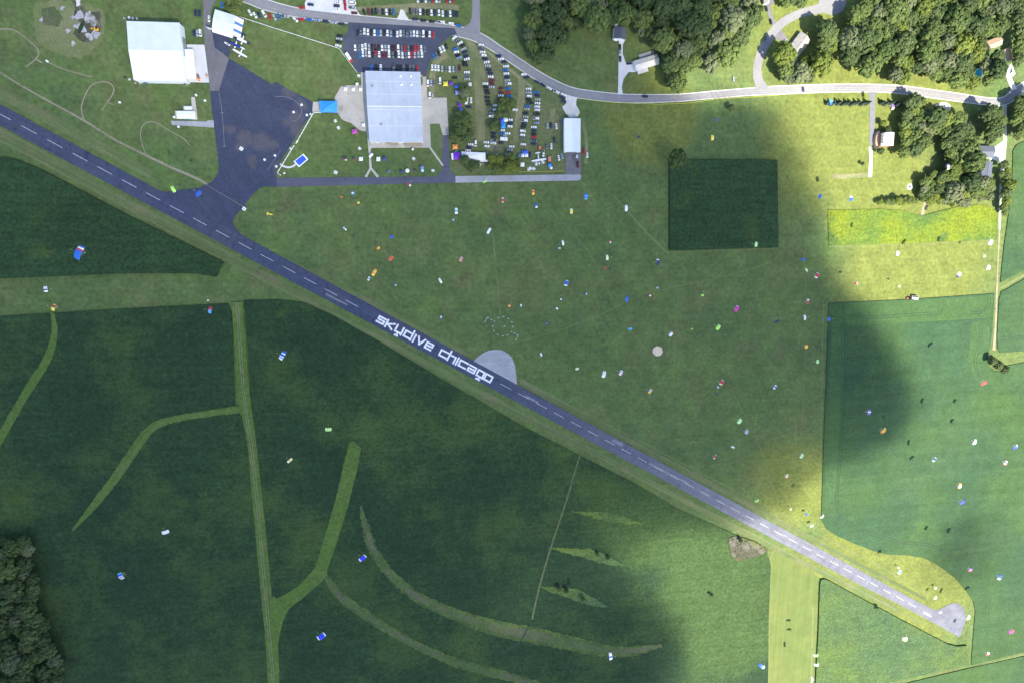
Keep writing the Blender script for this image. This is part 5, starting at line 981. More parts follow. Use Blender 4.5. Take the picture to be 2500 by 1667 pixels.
# ---------------------------------------------------------------- trees
def leafmat(name, c1_, c2_):
    mt = bpy.data.materials.new(name); mt.use_nodes = True; t = mt.node_tree; N = t.nodes; b = N['Principled BSDF']; b.inputs['Roughness'].default_value = .7
    try: b.inputs['Specular IOR Level'].default_value = .25
    except Exception: pass
    g = N.new('ShaderNodeNewGeometry'); oi = N.new('ShaderNodeObjectInfo')
    n = N.new('ShaderNodeTexNoise'); n.inputs['Scale'].default_value = .45; n.inputs['Detail'].default_value = 3; t.links.new(g.outputs['Position'], n.inputs['Vector'])
    ad = N.new('ShaderNodeMath'); ad.operation = 'ADD'; t.links.new(n.outputs[0], ad.inputs[0])
    ml = N.new('ShaderNodeMath'); ml.operation = 'MULTIPLY_ADD'; t.links.new(oi.outputs['Random'], ml.inputs[0]); ml.inputs[1].default_value = .35; ml.inputs[2].default_value = -.17
    t.links.new(ml.outputs[0], ad.inputs[1])
    m2 = N.new('ShaderNodeMath'); m2.operation = 'MULTIPLY_ADD'; t.links.new(g.outputs['Random Per Island'], m2.inputs[0]); m2.inputs[1].default_value = .30; m2.inputs[2].default_value = -.15
    a2 = N.new('ShaderNodeMath'); a2.operation = 'ADD'; t.links.new(ad.outputs[0], a2.inputs[0]); t.links.new(m2.outputs[0], a2.inputs[1])
    r = N.new('ShaderNodeValToRGB'); r.color_ramp.elements[0].position = .25; r.color_ramp.elements[1].position = .78
    r.color_ramp.elements[0].color = (*c1_, 1); r.color_ramp.elements[1].color = (*c2_, 1); t.links.new(a2.outputs[0], r.inputs[0]); t.links.new(r.outputs[0], b.inputs['Base Color'])
    tr = N.new('ShaderNodeBsdfTranslucent'); t.links.new(r.outputs[0], tr.inputs['Color'])
    mx = N.new('ShaderNodeMixShader'); mx.inputs[0].default_value = .33
    t.links.new(b.outputs[0], mx.inputs[1]); t.links.new(tr.outputs[0], mx.inputs[2]); t.links.new(mx.outputs[0], N['Material Output'].inputs['Surface'])
    return mt
LEAF = {'d': leafmat('dark_leaves', (.040, .072, .026), (.130, .178, .062)), 'm': leafmat('mid_leaves', (.055, .095, .028), (.175, .230, .066)),
        'y': leafmat('yellow_green_leaves', (.08, .12, .025), (.22, .265, .05)), 's': leafmat('silver_green_leaves', (.075, .105, .05), (.22, .25, .13)), 'n': leafmat('conifer_needles', (.025, .05, .04), (.08, .12, .085))}
M_bark = plain('bark', (.10, .08, .06), .95)
def make_tree(rs, R0=6.0, H=14.0, nclump=46, nleaf=42, flat=.62, leaf=.55):
    rg = random.Random(rs); root = empty('broadleaf_tree')
    tb = MB(); top = Vector((rg.uniform(-.4, .4), rg.uniform(-.4, .4), H*.62))
    tb.tube((0, 0, 0), top*.5, .36, .28, 8); tb.tube(top*.5, top, .28, .14, 7)
    cz = H-R0*flat; mb = MB()
    cl = []
    for k in range(nclump):
        u = rg.random(); th = 2.399963*k+rg.uniform(-.3, .3); ph = math.acos(1-1.35*(k+.5)/nclump)
        rad = R0*rg.uniform(.72, .98); c = Vector((rad*math.sin(ph)*math.cos(th), rad*math.sin(ph)*math.sin(th), cz+rad*flat*math.cos(ph)+rg.uniform(-.4, .4)))
        cl.append((c, rg.uniform(.85, 1.55)*R0/6))
        if k % 6 == 0: tb.tube(top*rg.uniform(.6, .95), c.lerp(top, .15), .12, .04, 5)
    tb.build('trunk', M_bark, root)
    for c, cr in cl:
        out = (c-Vector((0, 0, cz-R0*.2))).normalized()
        for j in range(nleaf):
            d = Vector((rg.gauss(0, 1), rg.gauss(0, 1), rg.gauss(0, 1))).normalized()
            if d.dot(out) < -.25: d = -d
            p = c+d*cr*rg.uniform(.75, 1.08); s = leaf*rg.uniform(.6, 1.3)*R0/6
            n = (d*1.0+out*.5+Vector((rg.uniform(-.5, .5), rg.uniform(-.5, .5), rg.uniform(-.1, .6)))).normalized(); a = n.orthogonal().normalized(); b = n.cross(a)
            t_ = rg.uniform(0, 6.28); a2, b2 = a*math.cos(t_)+b*math.sin(t_), b*math.cos(t_)-a*math.sin(t_)
            mb.add([p-a2*s-b2*s*.6, p+a2*s-b2*s*.6, p+a2*s*.7+b2*s*.8, p-a2*s*.7+b2*s*.8], [(0, 1, 2, 3)])
    # ragged inner mass that closes the crown
    n1, n2 = 14, 6
    rings = []
    for i in range(n2):
        ph = math.pi*(.04+.62*i/(n2-1)); rings.append([Vector((R0*.74*math.sin(ph)*math.cos(2*math.pi*j/n1)*rg.uniform(.85, 1.05), R0*.74*math.sin(ph)*math.sin(2*math.pi*j/n1)*rg.uniform(.85, 1.05), cz+R0*.70*flat*math.cos(ph)*rg.uniform(.8, 1.05))) for j in range(n1)])
    mb.loft(rings)
    mb.build('crown', LEAF['m'], root)
    return root
def make_conifer(rs, H=9.0, R0=2.6):
    rg = random.Random(rs); root = empty('conifer_tree'); tb = MB(); tb.tube((0, 0, 0), (0, 0, H*.9), .18, .04); tb.build('trunk', M_bark, root)
    mb = MB()
    for k in range(620):
        t_ = rg.random()**.75; z = H*(1-.93*t_)+.1; r = R0*t_*rg.uniform(.55, 1.05); a = rg.uniform(0, 6.28)
        p = Vector((r*math.cos(a), r*math.sin(a), z)); o = Vector((math.cos(a), math.sin(a), -.45)).normalized(); sd = Vector((-math.sin(a), math.cos(a), 0)); s = rg.uniform(.3, .55)
        mb.add([p-sd*s*.5, p+sd*s*.5, p+o*s*1.3], [(0, 1, 2)])
    mb.loft([[(r*math.cos(2*math.pi*i/9), r*math.sin(2*math.pi*i/9), z) for i in range(9)] for r, z in ((R0*.75, .6), (R0*.4, H*.45), (.05, H*.95))])
    mb.build('crown', LEAF['n'], root); return root
TP = [make_tree(i, flat=.60+.06*(i % 3)) for i in range(5)]; TC = make_conifer(5)
tused = set(); NT = [0]; EXTRA = []
WOODS = []
def put_tree(p, r, lk, label, group=None, proto=None, zs=None, nm=None, cat='tree'):
    if proto is None: proto = random.choice(TP)
    base = 6.0 if proto is not TC else 2.6
    if proto.name in tused: o = copy_tree(proto)
    else: o = proto; tused.add(proto.name)
    s = r/base; o.location = (p.x, p.y, 0); o.rotation_euler = (0, 0, random.uniform(0, 6.28)); sz = s*random.uniform(.9, 1.1) if zs is None else zs
    o.scale = (s, s, sz)
    for ch in o.children:
        if ch.name.startswith('crown'): ch.material_slots[0].link = 'OBJECT'; ch.material_slots[0].material = LEAF[lk]
    if nm: o.name = nm
    tag(o, label, cat, group); NT[0] += 1
    return o
def inpoly(x, y, poly):
    c = False; j = len(poly)-1
    for i in range(len(poly)):
        if (poly[i][1] > y) != (poly[j][1] > y) and x < (poly[j][0]-poly[i][0])*(y-poly[i][1])/(poly[j][1]-poly[i][1]+1e-9)+poly[i][0]: c = not c
        j = i
    return c
KN = dict(d='dark green', m='mid green', y='yellow green', s='silvery green')
def wood(poly, rad, where, mix, seed, holes=()):
    rg = random.Random(seed); xs = [p[0] for p in poly]; ys = [p[1] for p in poly]; pts = []
    for _ in range(9000):
        x, y = rg.uniform(min(xs), max(xs)), rg.uniform(min(ys), max(ys))
        if not inpoly(x, y, poly) or any(inpoly(x, y, h) for h in holes): continue
        if not (-30 < x < 2530 and -30 < y < 1700): continue
        r = rad*rg.choice((.72, .85, .95, 1.1, 1.25)); p = P(x, y, 9)
        ed = 1e9
        for i in range(len(poly)):
            (ax, ay), (bx, by) = poly[i], poly[(i+1) % len(poly)]; t_ = max(0, min(1, ((x-ax)*(bx-ax)+(y-ay)*(by-ay))/((bx-ax)**2+(by-ay)**2+1e-9)))
            ed = min(ed, math.hypot(x-ax-t_*(bx-ax), y-ay-t_*(by-ay)))
        if ed*.38 < r*.62 and rad > 4.5: continue
        if all((p-q).length > (r+s)*.64 for q, s in pts): pts.append((p, r))
    for p, r in pts:
        k = rg.choice(mix); size = 'tall broad' if r > rad*1.05 else ('low small' if r < rad*.7 else 'middling')
        if size == 'low small' and k in 'ds': k = 'm'
        WOODS.append((r, p, k, f'{size} {KN[k]} broadleaf tree in {where}', f'{size} {KN[k]} trees of {where}'))
random.seed(11)
W1 = m(O, [(1208, -30), (1205, 90), (1220, 138), (1255, 150), (1285, 95), (1335, 75), (1400, 66), (1408, 58), (1450, 45), (1480, 80), (1500, 110), (1528, 128), (1520, 158), (1540, 180), (1560, 172), (1600, 162), (1638, 170), (1678, 148), (1700, 105), (1728, 60), (1728, -30)])
wood(W1, 8.2, 'the wood above the curved road', 'ddddmmdsmd', 1)
W2 = m(cR, [(880, -60), (870, 60), (770, 150), (745, 250), (700, 350), (690, 520), (730, 600), (830, 630), (920, 700), (1000, 710), (1040, 640), (1050, 530), (1100, 560), (1130, 650), (1160, 700), (1290, 740), (1350, 670), (1480, 650), (1520, 730), (1640, 780), (1800, 750), (1890, 810), (1940, 790), (1940, 700), (1885, 600), (1900, 530), (2000, 450), (2030, 360), (2140, 290), (2170, -60)])
wood(W2, 8.6, 'the large sunlit wood at the top right', 'mmdysmdms', 2)
wood(m(cR, [(1970, 600), (2000, 740), (2080, 770), (2140, 620), (2170, 560), (2160, 480), (2020, 470)]), 7.2, 'the clump right of the garden pool', 'dmsd', 3)
wood(m(cR, [(2210, -60), (2190, 250), (2260, 330), (2260, 560), (2352, 590), (2352, -60)]), 7.9, 'the trees at the top right corner', 'dmd', 4)
wood(m(cR, [(140, 450), (190, 400), (240, 450), (330, 520), (390, 490), (480, 430), (475, 260), (560, 185), (640, 185), (690, 240), (735, 275), (735, 380), (650, 540), (580, 600), (545, 700), (400, 725), (185, 735), (150, 620)]), 7.4, 'the trees around the grey shingled house', 'mysmdy', 5, holes=[m(cS, [(930, 600), (1100, 770), (1100, 880), (780, 1110), (600, 950)])])
W4 = [(1270, 1000), (1310, 960), (1300, 860), (1450, 850), (1490, 930), (1590, 990), (1700, 1020), (1760, 970), (1890, 1070), (1950, 1160), (1955, 1280), (1935, 1500), (1945, 1640), (1980, 1740), (1700, 1780), (1560, 1690), (1590, 1600), (1650, 1400), (1600, 1200), (1540, 1150), (1500, 1300), (1400, 1390), (1300, 1410), (1240, 1330), (1260, 1200), (1260, 1080)]
wood(m(cR, W4), 7.4, 'the trees around the homestead lawn', 'mmsdydm', 6)
wood(m(cT, [(1060, 130), (1150, 50), (1240, 10), (1740, 60), (1700, 100), (1640, 250), (1640, 390), (1400, 380), (1150, 380), (1050, 270)]), 4.2, 'the rough thicket above the bright bean strip', 'mysdy', 7)
wood(m(cT, [(550, 350), (560, 395), (800, 400), (1040, 380), (1040, 340), (900, 330), (700, 350)]), 2.6, 'the hedge row by the round fire ring', 'my', 8)
wood(m(cT, [(1800, 130), (1930, 100), (1990, 200), (1960, 330), (1850, 340)]), 4.0, 'the clump below the farm sheds', 'dms', 9)
wood(m(cH, [(765, 870), (830, 860), (880, 990), (900, 1180), (870, 1280), (850, 1400), (830, 1500), (760, 1480), (750, 1330), (760, 1200)]), 4.6, 'the narrow tree line beside the farm lane', 'mdym', 10)
wood(m(cH, [(840, 250), (986, 100), (1100, 100), (1100, 620), (960, 640), (880, 660), (850, 560), (830, 420)]), 7.4, 'the wood right of the farm lane', 'dmd', 12)
wood(m(cR, [(1940, 960), (2060, 950), (2170, 1000), (2190, 1100), (2150, 1230), (2020, 1260), (1960, 1160)]), 7.9, 'the big clump above the farm sheds', 'dmm', 13)
wood(m(cBL, [(-120, 140), (140, 165), (280, 175), (315, 300), (310, 480), (380, 620), (360, 800), (440, 900), (510, 1000), (500, 1080), (540, 1250), (580, 1400), (615, 1568), (615, 1700), (-120, 1700)]), 7.7, 'the dark wood at the lower left', 'ddmdds', 14)
wood(m(cC, [(1200, 800), (1400, 770), (1560, 800), (1570, 1000), (1560, 1300), (1580, 1420), (1400, 1500), (1150, 1520), (1120, 1350), (1180, 1150)]), 4.2, 'the tree line left of the straw aisle', 'ddmd', 15)
wood(m(cC, [(1340, 130), (1500, 120), (1540, 250), (1400, 420), (1330, 330)]), 3.6, 'the upper trees left of the straw aisle', 'dms', 16)
wood(m(cE, [(250, 430), (380, 390), (540, 480), (560, 600), (430, 680), (440, 860), (280, 880), (180, 760), (160, 620)]), 3.8, 'the trees in the middle of the parking meadow', 'mmd', 17)
wood(m(cE, [(20, 1010), (200, 990), (230, 1100), (180, 1190), (20, 1180)]), 3.6, 'the trees left of the sky blue tent', 'md', 18)
wood(m(cG, [(1250, 560), (1500, 540), (1900, 520), (2050, 640), (2000, 850), (1700, 900), (1400, 880), (1240, 740)]), 3.8, 'the trees right of the marquee', 'ymm', 19)
wood(m(cG, [(600, 620), (800, 590), (980, 650), (960, 760), (780, 850), (660, 760)]), 3.6, 'the dark trees below the marquee', 'd', 20)
wood(m(cS, [(590, -40), (620, 60), (700, 90), (860, 90), (960, 40), (980, -40)]), 4.2, 'the clump cut by the top edge above the side road', 'md', 21)
wood(m(c2, [(430, -30), (430, 120), (480, 180), (600, 170), (650, 100), (630, -30)]), 3.8, 'the trees above the small hangar', 'm', 22)
def lone(f, x, y, r, k, l_, z=6): put_tree(P(*f(x, y), z), r, k, l_)
lone(cM, 1430, 1412, 7.6, 'm', 'single round tree at the upper left corner of the corn plot', 8)
lone(cM, 1440, 745, 7.6, 'm', 'big lone tree just above the road bend by the ranch house', 8); lone(cM, 1395, 710, 6, 'd', 'darker tree touching the lone one by the ranch house', 8)
lone(cM, 1930, 955, 2.8, 'd', 'small dark round tree below the road poles', 3)
lone(cM, 2192, 85, 2.4, 'd', 'small dark bush left of the side driveway', 2); lone(cM, 1145, 275, 5, 's', 'thin grey leaved tree behind the ranch house', 6)
lone(cR, 1098, 1092, 2.6, 'y', 'small yellow green tree halfway down the grey driveway', 3); lone(cR, 1068, 1340, 3.0, 'd', 'small dark tree below the brick house', 3)
lone(cR, 1140, 1150, 3.2, 'd', 'dark tree above the brick house roof', 4); lone(cR, 912, 1450, 1.6, 'd', 'tiny bush on the bright lawn left of the white path', 1)
lone(cT, 1415, 420, 2.0, 'd', 'small dark bush on the upper edge of the bright bean strip', 2)
for i, (x, y, r, l_) in enumerate(((1915, 940, 4, 'left'), (1985, 990, 4.2, 'middle'), (2060, 1040, 4, 'right'))): lone(cV, x, y, r, 'd', f'{l_} dark bush around the tiny shed at the lane corner', 3)
for i, (x, y) in enumerate(((1350, 1040), (1440, 1070))): lone(cK, x, y, 2.0, 'd', ['left', 'right'][i]+' dark bush in the middle leaf shaped patch', 2)
for i, (x, y) in enumerate(((1010, 1330), (1075, 1345), (1220, 1420))): lone(cK, x, y, 2.4, 'd', ['left', 'centre', 'right'][i]+' dark bush in the lowest leaf shaped patch', 2)
lone(c5, 370, 370, 2.0, 'd', 'dark bush in the brown scrub hollow', 2)
for i, x in enumerate((600, 640, 695, 735, 775, 815, 860, 905, 950)):
    put_tree(P(*cR(x, 918+(6 if i % 2 else -2))), 2.0+.2*(i % 3), 'n', f'{ORD[i+1]} conifer from the left in the row left of the grey driveway', proto=TC, cat='conifer')
for i, (x, y) in enumerate(((1080, 912), (1110, 925), (1165, 915), (1215, 925), (1245, 935))):
    put_tree(P(*cR(x, y)), 2.2, 'n', f'{ORD[i+1]} conifer from the left in the row right of the grey driveway', proto=TC, cat='conifer')
WOODS.sort(key=lambda t: -t[0])
room = 296-NT[0]
for r, p, k, lb, gr in WOODS[:room]: put_tree(p, r, k, lb, gr)
# what is left over reads as one mass of small crowns
vs, fs, mi, mats = [], [], [], [M_bark]+[LEAF[k] for k in 'dmys']
for r, p, k, lb, gr in WOODS[room:]:
    pr = random.choice(TP); s = r/6.0; a = random.uniform(0, 6.28); M = Matrix.Translation((p.x, p.y, 0)) @ Matrix.Rotation(a, 4, 'Z') @ Matrix.Diagonal((s, s, s, 1))
    for ch in pr.children:
        b0 = len(vs); n_ = len(ch.data.vertices); co = np.empty(n_*3); ch.data.vertices.foreach_get('co', co); co = co.reshape(-1, 3)
        A = np.array(M); w_ = co @ A[:3, :3].T+A[:3, 3]; vs += [tuple(q) for q in w_]
        m_ = 0 if ch.name.startswith('trunk') else 1+'dmys'.index(k)
        for f in ch.data.polygons: fs.append(tuple(i+b0 for i in f.vertices)); mi.append(m_)
if fs:
    o = obj('woodland', vs, fs, None, mats=mats, midx=mi); tag(o, 'small understorey trees filling the gaps of the woods', None, None, 'stuff')
print('TREES', NT[0], len(WOODS), len(fs))
# ---------------------------------------------------------------- skydivers and their canopies
CC = {k: (n, plain('ripstop_'+n.replace(' ', '_'), c, .55, 0, .05, 1)) for k, n, c in (('w', 'white', (.78, .79, .82)), ('r', 'red', (.52, .03, .06)), ('b', 'blue', (.02, .12, .55)), ('B', 'royal blue', (.01, .04, .72)), ('l', 'light blue', (.08, .38, .70)),
      ('n', 'navy', (.015, .025, .10)), ('y', 'yellow', (.80, .62, .08)), ('o', 'orange', (.85, .28, .04)), ('g', 'lime', (.42, .78, .14)), ('G', 'pale green', (.50, .80, .36)), ('c', 'cream', (.78, .74, .50)), ('m', 'magenta', (.70, .01, .38)),
      ('u', 'purple', (.22, .12, .45)), ('t', 'teal', (.10, .42, .46)), ('k', 'black', (.02, .02, .03)), ('R', 'orange red', (.68, .12, .05)), ('e', 'grey', (.35, .40, .42)))}
def person_mesh(nm, pose):
    """one continuous skinned figure; harness at the origin"""
    J = {'p': ((0, 0, 0), .15), 'b': ((0, 0, .25), .14), 'ch': ((0, .02, .48), .17), 'nk': ((0, .02, .64), .07), 'hd': ((0, .05, .78), .115), 'ht': ((0, .05, .92), .09)}
    E = [('p', 'b'), ('b', 'ch'), ('ch', 'nk'), ('nk', 'hd'), ('hd', 'ht')]
    for s, k in ((-1, 'L'), (1, 'R')):
        if pose == 'hang': arm = ((.20, .02, .58, .065), (.30, .1, .78, .05), (.27, .12, 1.0, .04), (.26, .13, 1.08, .035)); leg = ((.11, 0, -.08, .10), (.13, .16, -.44, .08), (.14, .02, -.82, .055), (.14, .16, -.9, .045))
        else: arm = ((.20, .02, .58, .065), (.28, 0, .33, .05), (.30, .08, .1, .04), (.30, .12, .02, .035)); leg = ((.11, 0, -.08, .10), (.13, .03, -.45, .08), (.14, 0, -.84, .055), (.14, .14, -.89, .045))
        for nm_, seq, root in (('a', arm, 'ch'), ('l', leg, 'p')):
            prev = root
            for i, (x, y, z, r) in enumerate(seq): J[nm_+k+str(i)] = ((s*x, y, z), r); E.append((prev, nm_+k+str(i))); prev = nm_+k+str(i)
    ks = list(J); me = bpy.data.meshes.new(nm+'_skin'); me.from_pydata([J[k][0] for k in ks], [(ks.index(a), ks.index(b)) for a, b in E], [])
    o = bpy.data.objects.new(nm+'_skin', me); col.objects.link(o); md = o.modifiers.new('s', 'SKIN')
    for i, k in enumerate(ks): r = J[k][1]; me.skin_vertices[0].data[i].radius = (r, r); me.skin_vertices[0].data[i].use_root = (i == 0)
    o.modifiers.new('d', 'SUBSURF').levels = 1
    dg = bpy.context.evaluated_depsgraph_get(); nm_ = bpy.data.meshes.new_from_object(o.evaluated_get(dg)); bpy.data.objects.remove(o); nm_.materials.append(M_cloth)
    return nm_
PM = {k: person_mesh('figure_'+k, k) for k in ('hang', 'stand')}
hb = MB(); hb.loft([[(.13*k*math.cos(2*math.pi*i/8), .05+.14*k*math.sin(2*math.pi*i/8), z) for i in range(8)] for k, z in ((1, .76), (1.05, .84), (.8, .94), (.2, .98))])
HELM = None
def person(loc, rz, label, pose, mat, helm=True, group=None):
    global HELM
    o = bpy.data.objects.new('person', PM[pose]); col.objects.link(o); o.location = loc; o.rotation_euler = (0, 0, rz)
    o.material_slots[0].link = 'OBJECT'; o.material_slots[0].material = mat
    if HELM is None: h = hb.build('helmet' if helm else 'hair', M_canw, o); HELM = h.data
    else: h = bpy.data.objects.new('helmet' if helm else 'hair', HELM); col.objects.link(h); h.parent = o
    h.material_slots[0].link = 'OBJECT'; h.material_slots[0].material = M_canw if helm else M_dark
    tag(o, label, 'person', group); return o
SUITS = [M_cloth, plain('red_suit', (.4, .03, .04), .8), plain('blue_suit', (.03, .08, .35), .8), plain('grey_suit', (.2, .2, .22), .8), plain('orange_suit', (.7, .25, .05), .8)]
def HL(label, where):
    t = 'skydiver under the '+label
    return t if len(t.split()) < 15 else 'skydiver under the parachute '+where
def canopy(px, py, Lpx, chp, a, cells, alt, label, who=True, bank=0.0, where_=''):
    p = P(px, py, alt); ca, sa = math.cos(R(a)), math.sin(R(a))
    d = P(px+ca, py+sa, alt)-p; e = P(px-sa, py+ca, alt)-p; span = Lpx*d.length; ch = chp*e.length
    arc = R(42); rad = span/2/math.sin(arc); n = 9
    H = span*.95; root = empty('parachute', p, math.atan2(d.y, d.x)); root.rotation_euler = (0, R(bank), root.rotation_euler.z); tag(root, label, 'parachute', 'parachutes in the air')
    mb = MB(); names = []; keys = []
    for c in cells:
        if c not in keys: keys.append(c)
    for i in range(n):
        t0, t1 = -arc+2*arc*i/n, -arc+2*arc*(i+1)/n; tm = (t0+t1)/2
        mb.cur = keys.index(cells[min(len(cells)-1, int(i*len(cells)/n))])
        prof = ((-.5, .0), (-.5, .10), (-.30, .16), (.10, .12), (.5, .02), (.1, 0), (-.3, -.01))
        tap = lambda t_: 1-.16*(abs(t_)/arc)**2
        def ring(t_, k=1.0): return [(math.sin(t_)*(rad+z*ch*k), y*ch*tap(t_), math.cos(t_)*(rad+z*ch*k)-rad) for y, z in prof]
        mb.loft([ring(t0, .8), ring(tm, 1.12), ring(t1, .8)], cap=i in (0, n-1))
    mb.build('canopy', [CC[k][1] for k in keys], root)
    lm = MB()
    for i in (0, 2, 4, 5, 7, 9):
        t_ = -arc+2*arc*i/n
        for y in (-.35, .25): lm.tube((math.sin(t_)*rad, y*ch, math.cos(t_)*rad-rad), (.18 if t_ > 0 else -.18, 0, -H+.9), .012, n=3)
    lm.build('lines', M_canw, root)
    pc = MB(); pc.loft([[(r*math.cos(2*math.pi*i/8), ch*.5+2.4+z, .25+r*math.sin(2*math.pi*i/8)) for i in range(8)] for r, z in ((.24, 0), (.2, .12), (.04, .2))]); pc.tube((0, 0, .1), (0, ch*.5+2.4, .25), .01, n=3); pc.build('pilot_chute', M_canw, root)
    if who and span > 3.0:
        w = Matrix.Translation(root.location) @ root.rotation_euler.to_matrix().to_4x4() @ Vector((0, 0, -H))
        if w.z < .95: w.z = .95
        person(w, root.rotation_euler.z+math.pi, HL(label, where_), 'hang', SUITS[int(px) % 5], group='skydivers in harness')
